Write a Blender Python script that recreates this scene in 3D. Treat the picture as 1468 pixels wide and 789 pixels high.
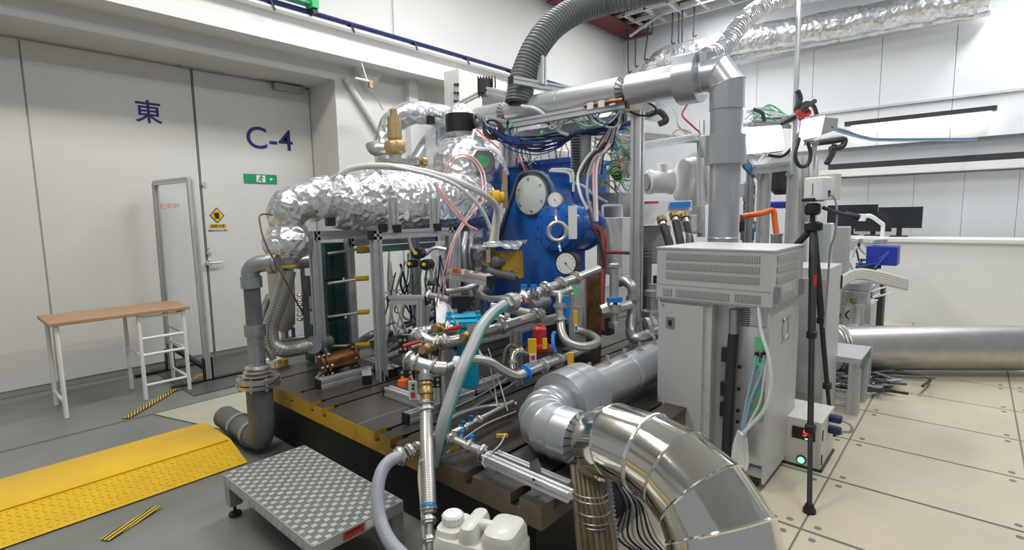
import bpy, bmesh, math, random
from mathutils import Vector as V, Matrix, noise
random.seed(7)
S = bpy.context.scene
for o in list(bpy.data.objects): bpy.data.objects.remove(o)
COL = S.collection
# ---------------------------------------------------------------- camera
F, PITCH, ROLL, HEAD, EYE = 752.0, math.radians(6.55), math.radians(-1.0), math.radians(41.45), 1.5
_h = V((math.cos(HEAD), math.sin(HEAD), 0)); _r = V((math.sin(HEAD), -math.cos(HEAD), 0)); _z = V((0, 0, 1))
FW = _h*math.cos(PITCH) - _z*math.sin(PITCH); _u = _h*math.sin(PITCH) + _z*math.cos(PITCH)
RT = _r*math.cos(ROLL) + _u*math.sin(ROLL); UP = -_r*math.sin(ROLL) + _u*math.cos(ROLL)
CAM = V((0, 0, EYE))
cd = bpy.data.cameras.new('camera'); cam = bpy.data.objects.new('camera', cd); COL.objects.link(cam)
cd.sensor_width = 36; cd.lens = F/1468*36; cd.clip_start = .05; cd.clip_end = 100
m = Matrix((RT, UP, -FW)).transposed().to_4x4(); m.translation = CAM; cam.matrix_world = m
S.camera = cam
S.view_settings.view_transform = 'Standard'; S.view_settings.look = 'None'
S.view_settings.exposure = -0.45; S.view_settings.gamma = 1.0
S.view_settings.use_curve_mapping = False
# ---------------------------------------------------------------- world and room lamps
w = bpy.data.worlds.new('world'); S.world = w; w.use_nodes = True
w.node_tree.nodes['Background'].inputs[0].default_value = (.82, .88, .94, 1)
w.node_tree.nodes['Background'].inputs[1].default_value = .42
def area(loc, size, power, rot=(0, 0, 0), col=(1, .98, .95)):
    l = bpy.data.lights.new('ceiling_lamp', 'AREA'); l.shape = 'RECTANGLE'; l.size, l.size_y = size; l.energy = power; l.color = col
    o = bpy.data.objects.new('ceiling_lamp', l); COL.objects.link(o); o.location = loc; o.rotation_euler = rot; return o
for lx, ly, p in ((0.5, 3.2, 150), (4.2, 3.6, 170), (8.0, 3.6, 150), (3.6, -.6, 130), (8.0, -.6, 150), (-.8, .4, 80)):
    area((lx, ly, 5.0), (2.4, .35), p, col=(1, .965, .91) if lx < 3 else (.95, .98, 1))
# points of the place read back through the lens: pixel + a known plane or distance
def ray(px, py): return FW + RT*((px-734)/F) + UP*((394.5-py)/F)
def ax(px, py, x): d = ray(px, py); return CAM + d*(x/d.x)
def ay(px, py, y): d = ray(px, py); return CAM + d*(y/d.y)
def az(px, py, z): d = ray(px, py); return CAM + d*((z-EYE)/d.z)
def ad(px, py, D): return CAM + ray(px, py)*D
def L(*ps): return [ad(*p) for p in ps]
# ---------------------------------------------------------------- materials
MT = {}
def mat(name, col, rough=.5, metal=0, bump=0, bscale=40, var=0, vscale=6, emit=0, alpha=1, trans=0, coat=0, kind='noise', bdist=.01, col2=None, anis=0):
    m = bpy.data.materials.new(name); m.use_nodes = True; n = m.node_tree; b = n.nodes['Principled BSDF']
    c = (*col, 1); b.inputs['Base Color'].default_value = c
    b.inputs['Roughness'].default_value = rough; b.inputs['Metallic'].default_value = metal
    b.inputs['Coat Weight'].default_value = coat; b.inputs['Transmission Weight'].default_value = trans; b.inputs['Alpha'].default_value = alpha
    if emit: b.inputs['Emission Color'].default_value = c; b.inputs['Emission Strength'].default_value = emit
    if anis: b.inputs['Anisotropic'].default_value = anis
    tc = n.nodes.new('ShaderNodeTexCoord')
    ge = n.nodes.new('ShaderNodeNewGeometry')
    if var or col2:
        t = n.nodes.new('ShaderNodeTexNoise'); t.inputs['Scale'].default_value = vscale; t.inputs['Detail'].default_value = 5
        n.links.new(ge.outputs['Position'], t.inputs['Vector'])
        r = n.nodes.new('ShaderNodeValToRGB'); r.color_ramp.elements[0].position = .35; r.color_ramp.elements[1].position = .68
        c2 = col2 if col2 else tuple(x*(1-var) for x in col)
        r.color_ramp.elements[0].color = (*c2, 1); r.color_ramp.elements[1].color = c
        n.links.new(t.outputs['Fac'], r.inputs[0]); n.links.new(r.outputs[0], b.inputs['Base Color'])
    if bump:
        if kind == 'voronoi':
            t = n.nodes.new('ShaderNodeTexVoronoi'); t.feature = 'F1'; out = 'Distance'
            w_ = n.nodes.new('ShaderNodeTexNoise'); w_.inputs['Scale'].default_value = bscale*.5
            mx = n.nodes.new('ShaderNodeMixRGB'); mx.inputs[0].default_value = .06
            n.links.new(ge.outputs['Position'], w_.inputs['Vector']); n.links.new(ge.outputs['Position'], mx.inputs[1]); n.links.new(w_.outputs['Color'], mx.inputs[2])
            src = mx.outputs[0]
        else: t = n.nodes.new('ShaderNodeTexNoise'); out = 'Fac'; t.inputs['Detail'].default_value = 4; src = ge.outputs['Position']
        t.inputs['Scale'].default_value = bscale; n.links.new(src, t.inputs['Vector'])
        bp = n.nodes.new('ShaderNodeBump'); bp.inputs['Strength'].default_value = bump; bp.inputs['Distance'].default_value = bdist
        n.links.new(t.outputs[out], bp.inputs['Height']); n.links.new(bp.outputs[0], b.inputs['Normal'])
    MT[name] = m; return m
mat('wall', (.70, .69, .66), .7, var=.05, vscale=.8)
mat('endwall', (.62, .64, .67), .8, var=.04, vscale=.6)
mat('cladding', (.80, .81, .83), .5, var=.03, vscale=.5)
mat('doorpaint', (.69, .68, .645), .42, var=.05, vscale=1.2, bump=.08, bscale=120, bdist=.002)
mat('floor', (.235, .24, .225), .32, var=.22, vscale=1.5)
mat('floordark', (.09, .09, .085), .4, var=.2, vscale=3)
mat('cream', (.60, .53, .40), .42, var=.12, vscale=2.5)
mat('joint', (.20, .18, .15), .7)
mat('plate', (.50, .47, .37), .35, var=.1, vscale=9)
mat('alu', (.64, .65, .665), .42, .65, var=.08, vscale=8)
mat('aludull', (.50, .50, .49), .42, .7, var=.12, vscale=6)
mat('foil', (.86, .87, .88), .30, .9, bump=.9, bscale=21, kind='voronoi', bdist=.016)
mat('foilsoft', (.82, .83, .85), .28, .92, bump=.7, bscale=15, kind='voronoi', bdist=.02)
mat('lagging', (.52, .54, .57), .32, .65, var=.05, vscale=3)
mat('chrome', (.84, .80, .72), .09, 1, bump=.10, bscale=7, bdist=.012)
mat('galv', (.46, .48, .50), .38, .8, var=.2, vscale=22)
mat('pipegrey', (.17, .175, .18), .5, .2, var=.2, vscale=15)
mat('steel', (.58, .565, .53), .36, .85, var=.12, vscale=12)
mat('brass', (.46, .31, .12), .4, .7, var=.25, vscale=25)
mat('brasspale', (.62, .45, .24), .4, .8, var=.15, vscale=20)
mat('copper', (.36, .16, .06), .35, .85, var=.5, vscale=14)
mat('rust', (.22, .10, .06), .6, .5, var=.4, vscale=18)
mat('blue', (.008, .14, .60), .35, 0, coat=.3, var=.3, vscale=7)
mat('teal', (.02, .42, .68), .38, 0, coat=.2, var=.15, vscale=9)
mat('green', (.004, .055, .055), .4, 0, coat=.1, var=.3, vscale=9)
mat('greenbright', (.05, .45, .17), .6)
mat('greentape', (.16, .62, .28), .55)
mat('black', (.012, .012, .014), .42)
mat('rubber', (.03, .03, .033), .6)
mat('dark', (.03, .03, .032), .5)
mat('navy', (.01, .018, .10), .4)
mat('bluewire', (.01, .07, .42), .4)
mat('bluehandle', (.01, .20, .62), .35)
mat('red', (.50, .02, .02), .4)
mat('redpipe', (.26, .035, .03), .45)
mat('darkredbeam', (.13, .015, .02), .6)
mat('orange', (.85, .15, .03), .45)
mat('yellow', (.86, .50, .01), .45, var=.12, vscale=5)
mat('ramp', (.80, .50, .02), .4, var=.1, vscale=6)
mat('white', (.80, .80, .78), .45)
mat('offwhite', (.68, .66, .60), .5)
mat('plasticwhite', (.66, .65, .58), .38, coat=.1)
mat('canister', (.44, .44, .42), .5, .2)
mat('cabinet', (.54, .54, .545), .42, var=.04, vscale=3)
mat('cabinetdark', (.30, .30, .31), .5)
mat('vent', (.22, .22, .225), .5)
mat('ventback', (.12, .12, .12), .7)
mat('woodtop', (.48, .28, .14), .4, var=.15, vscale=12)
mat('ductgrey', (.17, .185, .18), .5)
mat('hosegrey', (.34, .36, .40), .38)
mat('hoseclear', (.62, .60, .48), .22, alpha=.85)
mat('hosepink', (.85, .45, .45), .35)
mat('coverplate', (.62, .68, .66), .45)
mat('mustard', (.60, .36, .03), .45, var=.15, vscale=9)
mat('hosewhite', (.75, .78, .78), .4)
mat('hosered', (.72, .06, .04), .35)
mat('cableblack', (.015, .015, .018), .45)
mat('cablegrey', (.42, .42, .42), .5)
mat('cablegreen', (.06, .35, .08), .5)
mat('pvcblue', (.30, .52, .68), .35)
mat('iron', (.125, .115, .105), .36, .5, col2=(.085, .066, .052), vscale=3, bump=.08, bscale=60, bdist=.003)
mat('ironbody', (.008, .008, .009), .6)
mat('amber', (.20, .15, .07), .3, alpha=.92, var=.4, vscale=20)
mat('tread', (.60, .60, .58), .42, .45, var=.10, vscale=10)
mat('treaddark', (.25, .25, .245), .45, .5, var=.15, vscale=30)
mat('lampface', (1, 1, 1), .5, emit=22)
mat('tubeface', (1, 1, 1), .5, emit=5)
mat('ledred', (1, .03, .02), .5, emit=4)
mat('ledgreen', (.2, 1, .35), .5, emit=3)
mat('ink', (.01, .02, .16), .5)
mat('inkblack', (.03, .03, .03), .5)
mat('inkred', (.60, .04, .05), .5)
mat('inkpink', (.80, .45, .42), .5)
mat('signgreen', (.01, .30, .14), .4)
mat('silverback', (.66, .68, .70), .3, .6)
mat('blueplastic', (.02, .04, .35), .4)
mat('monitor', (.02, .022, .03), .25)
mat('fabricblue', (.05, .16, .30), .7)
def glassmat(name, col, a):
    m = bpy.data.materials.new(name); m.use_nodes = True; n = m.node_tree; b = n.nodes['Principled BSDF']
    b.inputs['Base Color'].default_value = (*col, 1); b.inputs['Roughness'].default_value = .05; b.inputs['Alpha'].default_value = a
    MT[name] = m
glassmat('clear', (.9, .92, .92), .10); glassmat('glass', (.8, .85, .86), .35)
def pattern(name, kind, c1, c2, su, sv, rough=.35, metal=.6, bump=.5):
    """pattern along a tube's own UV: u around, v along"""
    m = bpy.data.materials.new(name); m.use_nodes = True; n = m.node_tree; b = n.nodes['Principled BSDF']
    b.inputs['Roughness'].default_value = rough; b.inputs['Metallic'].default_value = metal
    tc = n.nodes.new('ShaderNodeTexCoord'); mp = n.nodes.new('ShaderNodeMapping'); n.links.new(tc.outputs['UV'], mp.inputs[0])
    mx = n.nodes.new('ShaderNodeMixRGB'); mx.inputs[1].default_value = (*c1, 1); mx.inputs[2].default_value = (*c2, 1)
    if kind == 'braid':
        mp.inputs['Scale'].default_value = (su, sv, 1); mp.inputs['Rotation'].default_value = (0, 0, .785)
        t = n.nodes.new('ShaderNodeTexChecker'); t.inputs['Scale'].default_value = 1; n.links.new(mp.outputs[0], t.inputs[0]); fac = t.outputs['Fac']
    elif kind == 'stripe':   # one line along the tube
        sx = n.nodes.new('ShaderNodeSeparateXYZ'); n.links.new(tc.outputs['UV'], sx.inputs[0])
        a = n.nodes.new('ShaderNodeMath'); a.operation = 'COMPARE'; a.inputs[1].default_value = su; a.inputs[2].default_value = sv
        n.links.new(sx.outputs[0], a.inputs[0]); fac = a.outputs[0]
    elif kind == 'hazard':
        mp.inputs['Rotation'].default_value = (0, 0, .6)
        t = n.nodes.new('ShaderNodeTexWave'); t.inputs['Scale'].default_value = su; n.links.new(mp.outputs[0], t.inputs[0])
        r = n.nodes.new('ShaderNodeMath'); r.operation = 'GREATER_THAN'; r.inputs[1].default_value = .5; n.links.new(t.outputs['Fac'], r.inputs[0]); fac = r.outputs[0]
    n.links.new(fac, mx.inputs[0]); n.links.new(mx.outputs[0], b.inputs['Base Color'])
    if bump:
        bp = n.nodes.new('ShaderNodeBump'); bp.inputs['Strength'].default_value = bump; bp.inputs['Distance'].default_value = .002
        n.links.new(fac, bp.inputs['Height']); n.links.new(bp.outputs[0], b.inputs['Normal'])
    MT[name] = m
pattern('braid', 'braid', (.56, .545, .51), (.32, .31, .295), 26, 26, .38, .75, .3)
pattern('braidbrown', 'braid', (.24, .20, .13), (.15, .125, .09), 20, 20, .45, .3, .4)
pattern('hosestripe', 'stripe', (.36, .38, .40), (.03, .36, .26), .50, .05, .35, 0, 0)
pattern('hazard', 'hazard', (.75, .50, .03), (.03, .03, .03), 3.2, 1, .5, 0, 0)
def floor_mix():
    m = MT['iron']; n = m.node_tree; b = n.nodes['Principled BSDF']
    # yellow paint left on the edge of the bed towards the door, rust towards the corner
    m2 = bpy.data.materials.new('bededge'); m2.use_nodes = True; n = m2.node_tree; b = n.nodes['Principled BSDF']; b.inputs['Roughness'].default_value = .5
    g = n.nodes.new('ShaderNodeNewGeometry'); s = n.nodes.new('ShaderNodeSeparateXYZ'); n.links.new(g.outputs['Position'], s.inputs[0])
    t = n.nodes.new('ShaderNodeTexNoise'); t.inputs['Scale'].default_value = 9; t.inputs['Detail'].default_value = 6; n.links.new(g.outputs['Position'], t.inputs['Vector'])
    a = n.nodes.new('ShaderNodeMath'); a.operation = 'MULTIPLY_ADD'; a.inputs[1].default_value = .9; n.links.new(t.outputs['Fac'], a.inputs[0]); n.links.new(s.outputs['Y'], a.inputs[2])
    r = n.nodes.new('ShaderNodeValToRGB'); mr = n.nodes.new('ShaderNodeMapRange'); mr.inputs['From Min'].default_value = 1.4; mr.inputs['From Max'].default_value = 4.4
    n.links.new(a.outputs[0], mr.inputs[0]); n.links.new(mr.outputs[0], r.inputs[0]); e = r.color_ramp.elements
    e[0].position = .05; e[0].color = (.16, .13, .09, 1); e[1].position = .52; e[1].color = (.50, .30, .015, 1)
    x = e.new(.33); x.color = (.10, .055, .025, 1); x = e.new(.9); x.color = (.36, .22, .02, 1)
    n.links.new(r.outputs[0], b.inputs['Base Color']); MT['bededge'] = m2
floor_mix()
# ---------------------------------------------------------------- mesh collector
WL = {}                                              # world origin of every object made here
def basis(d):
    d = d.normalized(); a = V((0, 0, 1)) if abs(d.z) < .95 else V((1, 0, 0))
    x = d.cross(a).normalized(); return x, d.cross(x).normalized(), d
class MB:
    def __init__(s): s.v = []; s.f = []; s.uv = {}
    def box(s, c, sz, rz=0, M=None):
        c = V(c); R = M if M else Matrix.Rotation(rz, 3, 'Z'); b = len(s.v)
        for i in (-1, 1):
            for j in (-1, 1):
                for k in (-1, 1): s.v.append(c + R @ V((i*sz[0]/2, j*sz[1]/2, k*sz[2]/2)))
        for q in ((0, 1, 3, 2), (4, 6, 7, 5), (0, 4, 5, 1), (2, 3, 7, 6), (0, 2, 6, 4), (1, 5, 7, 3)): s.f.append([b+i for i in q])
        return s
    def bx(s, x0, x1, y0, y1, z0, z1): return s.box(((x0+x1)/2, (y0+y1)/2, (z0+z1)/2), (abs(x1-x0), abs(y1-y0), abs(z1-z0)))
    def rbox(s, c, sz, r=.01, rz=0, M=None):           # box with rounded vertical corners and chamfered rims
        R = M if M else Matrix.Rotation(rz, 3, 'Z'); c = V(c); hx, hy, hz = sz[0]/2, sz[1]/2, sz[2]/2; b = len(s.v); rings = []
        for dz, ins in ((-hz, r*.6), (-hz+r*.6, 0), (hz-r*.6, 0), (hz, r*.6)):
            ring = []
            for sx, sy, a0 in ((1, 1, 0), (-1, 1, 90), (-1, -1, 180), (1, -1, 270)):
                for a in (0, 45, 90):
                    t = math.radians(a0+a); ring.append(c + R @ V((sx*(hx-r)+(r-ins)*math.cos(t), sy*(hy-r)+(r-ins)*math.sin(t), dz)))
            rings.append(ring)
        return s.rings(rings, True)
    def rings(s, rings, cap=True, closed=False):
        b = len(s.v); n = len(rings[0])
        for r in rings: s.v += r
        m_ = len(rings)
        for i in range(m_-1 if not closed else m_):
            for j in range(n):
                k = (j+1) % n; i2 = (i+1) % m_
                s.f.append([b+i*n+j, b+i*n+k, b+i2*n+k, b+i2*n+j])
        if cap and not closed: s.f.append([b+j for j in range(n)][::-1]); s.f.append([b+(m_-1)*n+j for j in range(n)])
        return s
    def cyl(s, p0, p1, r0, r1=None, n=16, cap=True):
        p0, p1 = V(p0), V(p1); r1 = r0 if r1 is None else r1; x, y, d = basis(p1-p0)
        return s.rings([[p + (x*math.cos(2*math.pi*i/n) + y*math.sin(2*math.pi*i/n))*r for i in range(n)] for p, r in ((p0, r0), (p1, r1))], cap)
    def lathe(s, p0, d, prof, n=20, cap=True, nz=0):
        p0 = V(p0); x, y, d = basis(V(d)); rr = []
        for t, r in prof:
            ring = []
            for i in range(n):
                a = 2*math.pi*i/n; q = p0 + d*t + (x*math.cos(a)+y*math.sin(a))*r
                if nz: q += (x*math.cos(a)+y*math.sin(a))*noise.noise(q*9)*nz
                ring.append(q)
            rr.append(ring)
        return s.rings(rr, cap)
    def tube(s, pts, r, n=10, res=6, smooth=True, rib=None, nz=0, cap=True, rs=None, nf=9, closed=False):
        pts = [V(p) for p in pts]
        if smooth and len(pts) > 2:
            P = [pts[0]*2-pts[1]] + pts + [pts[-1]*2-pts[-2]]; out = []; ro = []
            for i in range(1, len(P)-2):
                for k in range(res):
                    t = k/res; a, b, c, d = P[i-1:i+3]
                    out.append(.5*((2*b)+(c-a)*t+(2*a-5*b+4*c-d)*t*t+(3*b-a-3*c+d)*t**3))
                    if rs: ro.append(rs[i-1]*(1-t)+rs[i]*t)
            out.append(pts[-1])
            if rs: ro.append(rs[-1]); rs = ro
            pts = out
        if rib or nz:                                   # even resampling
            step = rib[0]/4 if rib else .02; acc = [0]
            for i in range(1, len(pts)): acc.append(acc[-1]+(pts[i]-pts[i-1]).length)
            N = max(4, int(acc[-1]/step)); q = []; qr = []; j = 0
            for k in range(N+1):
                t = acc[-1]*k/N
                while j < len(acc)-2 and acc[j+1] < t: j += 1
                u = (t-acc[j])/max(1e-9, acc[j+1]-acc[j]); q.append(pts[j].lerp(pts[j+1], u))
                if rs: qr.append(rs[j]*(1-u)+rs[j+1]*u)
            pts = q; rs = qr if rs else None
        N = len(pts); rr = []; x = None; length = 0; b = len(s.v)
        for i, p in enumerate(pts):
            d = (pts[min(i+1, N-1)]-pts[max(i-1, 0)]).normalized()
            if x is None: x = basis(d)[0]
            x = (x - d*x.dot(d)).normalized(); y = d.cross(x)
            R = rs[i] if rs else r
            if rib: R = R + rib[1]*(1 if i % 4 < 2 else -1)*.5
            ring = []
            for k in range(n):
                a = 2*math.pi*k/n; e = x*math.cos(a)+y*math.sin(a); q = p + e*R
                if nz: q = q + e*(noise.noise(q*nf)*nz + noise.noise(q*nf*3)*nz*.5)
                ring.append(q)
            rr.append(ring)
            if i: length += (p-pts[i-1]).length
            for k in range(n): s.uv[b+i*n+k] = (k/n, length/(2*math.pi*(r if r else R)))
        return s.rings(rr, cap)
    def torus(s, c, axis, R, r, n=28, m=8):
        x, y, d = basis(V(axis)); c = V(c); rr = []
        for i in range(n):
            a = 2*math.pi*i/n; e = x*math.cos(a)+y*math.sin(a)
            rr.append([c + e*R + (e*math.cos(2*math.pi*j/m) + d*math.sin(2*math.pi*j/m))*r for j in range(m)])
        return s.rings(rr, False, True)
    def ball(s, c, r, n=12, m=8, sc=(1, 1, 1)):
        c = V(c); rr = []
        for i in range(m+1):
            t = math.pi*i/m; z = -math.cos(t); q = max(.02, math.sin(t))
            rr.append([c + V((r*q*math.cos(2*math.pi*j/n)*sc[0], r*q*math.sin(2*math.pi*j/n)*sc[1], r*z*sc[2])) for j in range(n)])
        return s.rings(rr)
    def prism(s, poly, ext):                            # planar polygon pushed along a vector
        poly = [V(p) for p in poly]; ext = V(ext); return s.rings([poly, [p+ext for p in poly]])
    def ext(s, p0, p1, w=.055, up=None, w2=None):       # slotted aluminium profile
        p0, p1 = V(p0), V(p1); x, y, d = basis(p1-p0)
        h = w/2; h2 = (w2 or w)/2; a = .16*w; g = .17*w; cs = []
        base = [(h, -h2), (h, -a), (h-g, -a), (h-g, a), (h, a), (h, h2), (a, h2), (a, h2-g), (-a, h2-g), (-a, h2), (-h, h2), (-h, a), (-h+g, a), (-h+g, -a), (-h, -a), (-h, -h2), (-a, -h2), (-a, -h2+g), (a, -h2+g), (a, -h2)]
        return s.rings([[p + x*u + y*v for u, v in base] for p in (p0, p1)])
    def build(s, name, m, parent=None, smooth=True, **tags):
        me = bpy.data.meshes.new(name)
        lo = V([min(p[i] for p in s.v) for i in range(3)]); hi = V([max(p[i] for p in s.v) for i in range(3)])
        c = (lo+hi)/2; c.z = lo.z
        me.from_pydata([tuple(p-c) for p in s.v], [], s.f)
        bm = bmesh.new(); bm.from_mesh(me); bmesh.ops.recalc_face_normals(bm, faces=bm.faces)
        if s.uv:
            ul = bm.loops.layers.uv.new('UV'); bm.verts.ensure_lookup_table()
            for f in bm.faces:
                us = [s.uv.get(l.vert.index, (0, 0)) for l in f.loops]; wrap = max(u[0] for u in us)-min(u[0] for u in us) > .5
                for l, u in zip(f.loops, us): l[ul].uv = (u[0]+1 if wrap and u[0] < .5 else u[0], u[1])
        bm.to_mesh(me); bm.free()
        if smooth:
            me.polygons.foreach_set('use_smooth', [True]*len(me.polygons)); me.set_sharp_from_angle(angle=math.radians(38))
        me.materials.append(MT[m]); o = bpy.data.objects.new(name, me); COL.objects.link(o)
        if parent: o.parent = parent; o.location = c - WL[parent.name]
        else: o.location = c
        WL[o.name] = c
        for k, v in tags.items(): o[k] = v
        return o
def thing(name, label, cat, loc, group=None):
    o = bpy.data.objects.new(name, None); COL.objects.link(o); o.location = V(loc); WL[o.name] = V(loc); o.empty_display_size = .05
    o['label'] = label; o['category'] = cat
    if group: o['group'] = group
    return o
def single(mb, name, label, cat, m, group=None, **k):
    o = mb.build(name, m, None, **k); o['label'] = label; o['category'] = cat
    if group: o['group'] = group
    return o
def struct(mb, name, m, parent=None, **k):
    o = mb.build(name, m, parent, **k)
    if parent is None: o['kind'] = 'structure'
    return o
def text(body, size, origin, xdir, updir, m, name, parent, depth=.001, label=None, bold=0, sx=1):
    cu = bpy.data.curves.new('t', 'FONT'); cu.body = body; cu.size = size; cu.extrude = depth; cu.align_x = 'CENTER'; cu.align_y = 'CENTER'; cu.offset = bold
    t = bpy.data.objects.new('t', cu); COL.objects.link(t); bpy.context.view_layer.update()
    me = bpy.data.meshes.new_from_object(t); bpy.data.objects.remove(t)
    x = V(xdir).normalized(); u = V(updir).normalized(); z = x.cross(u); R = Matrix((x*sx, u, z)).transposed()
    for v in me.vertices: v.co = R @ v.co
    me.materials.clear(); me.materials.append(MT[m]); o = bpy.data.objects.new(name, me); COL.objects.link(o); me.name = name
    o.location = V(origin) - (WL[parent.name] if parent else V((0, 0, 0)))
    if parent: o.parent = parent
    WL[o.name] = V(origin)
    if label: o['label'] = label
    return o
# ================================================================ setting
YW, YD, XE, ZC = 5.6, 6.22, 9.85, 5.2
fl = struct(MB().bx(-4, XE, -5, YD, -.1, -.004), 'floor', 'floor')
struct(MB().bx(1.45, 3.4, 4.95, YD, -.004, .004), 'trim_1', 'floordark', fl)
struct(MB().prism([(1.1, 4.72, 0), (1.86, 4.72, 0), (1.86, 3.9, 0), (1.35, 3.9, 0)], (0, 0, .004)), 'trim_2', 'plate', fl)
struct(MB().bx(-3, 1.8, 4.74, 4.76, -.004, .001), 'trim_3', 'joint', fl)
# cream raised-floor panels on the right, each its own piece with open joints
txs = [-.4, .6, 1.62, 2.62, 3.24, 3.9, 4.55, 5.2, 5.85, 6.5, 7.15, 7.8, 8.45, 9.1, 9.75]; tys = [-4.2, -3.2, -2.2, -1.2, -.3, .53, 1.17, 2.2, 3.2, 4.2]
struct(MB().bx(.6, XE-.02, -4.2, .55, -.004, .0005), 'trim_4', 'joint', fl); struct(MB().bx(1.62, XE-.02, .55, 1.17, -.004, .0005).bx(5.85, XE-.02, 1.17, 4.2, -.004, .0005), 'trim_5', 'joint', fl)
for i in range(len(txs)-1):
    for j in range(len(tys)-1):
        if txs[i] < .6 or (txs[i] < 1.6 and j > 4) or (txs[i] < 5.8 and j > 5): continue
        g = .009 if i not in (3, 4) else .014
        MB().bx(txs[i]+g, txs[i+1]-.006, tys[j]+.005, tys[j+1]-.005, -.002, .005).build('floor_tile', 'cream', fl)
mk = MB()
for x in txs[3:9]:
    for y in tys[4:6]:
        for dx, dy in ((.06, .06), (.06, -.06), (-.06, .06), (-.06, -.06)): mk.cyl((x+dx, y+dy, .004), (x+dx, y+dy, .0065), .016, n=8)
o = mk.build('panel_lock', 'joint', fl); o['kind'] = 'stuff'
# left wall: recessed doors, lintel, pillar, beam
wl = struct(MB().bx(-4, 3.34, YD, YD+.2, 0, 3.07), 'wall_left', 'wall')
struct(MB().bx(3.34, XE, YW, YW+.6, 0, ZC+.1), 'wall_left_front', 'wall', wl)
struct(MB().bx(-4, 3.34, YW, YD+.2, 3.07, ZC+.1), 'lintel', 'wall', wl)
struct(MB().bx(-4, 6.0, 5.27, YW, 3.24, 3.37).bx(6.0, XE, 5.27, YW, 3.24, 3.37), 'trim_6', 'white')
struct(MB().bx(-4, XE, 5.40, YW, 3.37, 3.56), 'trim_7', 'wall')
struct(MB().bx(-4, XE, 5.30, YW, 3.56, 3.58), 'trim_8', 'white')
struct(MB().bx(4.32, 4.46, YW-.10, YW, 0, 3.24).bx(6.6, 6.72, YW-.05, YW, 0, 3.24), 'trim_9', 'wall')
struct(MB().bx(4.18, 4.30, YW-.03, YW, 3.58, ZC), 'trim_10', 'wall')
struct(MB().prism([(3.55, 5.5, 3.24), (3.95, 5.5, 3.24), (3.75, 5.5, 3.0)], (0, .1, 0)), 'trim_11', 'wall')
pts = [ay(455+x, 100, 5.56) for x in (0,)]
b = MB(); b.tube([(3.45, 5.56, 3.1), (4.9, 5.56, 1.2)], .035, 8, smooth=False); struct(b, 'trim_12', 'wall')
# the two door leaves
d1 = struct(MB().bx(2.065, 3.33, YD-.03, YD, .06, 3.05), 'door_1', 'doorpaint')
struct(MB().bx(2.047, 2.056, YD-.031, YD, .02, 3.07), 'trim_13', 'vent', d1)
struct(MB().bx(3.332, 3.338, YD-.031, YD, .02, 3.07), 'trim_14', 'vent', d1)
d2 = struct(MB().bx(.75, 2.04, YD-.03, YD, .06, 3.05), 'door_2', 'doorpaint')
struct(MB().bx(-.55, .735, YD-.03, YD, .06, 3.05), 'door_3', 'doorpaint')
struct(MB().bx(-4, 3.34, YD-.02, YD, 0, .055), 'baseboard_left', 'aludull')
yf = YD-.031
p = ay(387, 201, yf); text('C-4', .345, p, (1, 0, 0), (0, 0, 1), 'ink', 'lettering', d1, label='dark blue lettering C-4', bold=.002, sx=1.05)
p = ay(213, 163, yf); text('東', .235, p, (1, 0, 0), (0, 0, 1), 'ink', 'lettering', d2, label='dark blue east character', bold=.003)
p = ay(203, 161, yf); 
pass
a, c = ay(349, 249, yf), ay(397, 264, yf)
sg = MB().bx(a.x, c.x, yf-.008, yf, c.z, a.z).build('exit_sign', 'signgreen', d1)
mx, mz = (a.x+c.x)/2, (a.z+c.z)/2
MB().bx(mx-.05, mx+.05, yf-.010, yf-.008, c.z+.012, a.z-.012).build('pictogram_panel', 'white', sg)
g = MB(); yy = yf-.011
g.cyl((mx+.012, yy, mz+.038), (mx+.012, yy-.001, mz+.038), .009, n=12)
for q in (((mx+.005, mz+.028), (mx-.012, mz-.002), .010), ((mx-.012, mz-.002), (mx+.012, mz-.018), .007), ((mx+.012, mz-.018), (mx+.004, mz-.042), .006), ((mx-.012, mz-.002), (mx-.034, mz-.030), .006), ((mx+.005, mz+.025), (mx+.028, mz+.010), .005), ((mx+.005, mz+.025), (mx-.022, mz+.014), .005)):
    (x0, z0), (x1, z1), r = q; g.cyl((x0, yy, z0), (x1, yy, z1), r, n=6)
g.build('running_figure', 'signgreen', sg)
MB().prism([(c.x-.045, yy+.002, mz), (c.x-.08, yy+.002, mz+.018), (c.x-.08, yy+.002, mz-.018)], (0, -.002, 0)).build('arrow', 'white', sg)
p = ay(311, 309, yf); ws = MB().prism([(p.x-.075, yf, p.z), (p.x, yf, p.z+.085), (p.x+.075, yf, p.z), (p.x, yf, p.z-.085)], (0, -.004, 0)).build('warning_sign', 'inkblack', d1)
MB().prism([(p.x-.064, yf-.004, p.z), (p.x, yf-.004, p.z+.073), (p.x+.064, yf-.004, p.z), (p.x, yf-.004, p.z-.073)], (0, -.002, 0)).build('sign_face', 'yellow', ws)
MB().bx(p.x-.022, p.x+.020, yf-.008, yf-.006, p.z-.035, p.z+.030).bx(p.x-.03, p.x-.022, yf-.008, yf-.006, p.z-.01, p.z+.03).build('pictogram', 'inkblack', ws)
s2 = MB().bx(p.x-.085, p.x+.085, yf-.003, yf, p.z-.135, p.z-.095).build('warning_strip', 'yellow', d1)
text('施錠注意', .036, (p.x, yf-.004, p.z-.115), (1, 0, 0), (0, 0, 1), 'inkblack', 'lettering', s2)
text('関係者以外立入禁止', .022, (p.x, yf-.001, p.z-.165), (1, 0, 0), (0, 0, 1), 'inkblack', 'lettering', d1)
p = ay(298, 377, yf); h = MB().cyl(p, p+V((0, -.05, 0)), .028, n=16).build('lever_handle', 'alu', d1)
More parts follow.
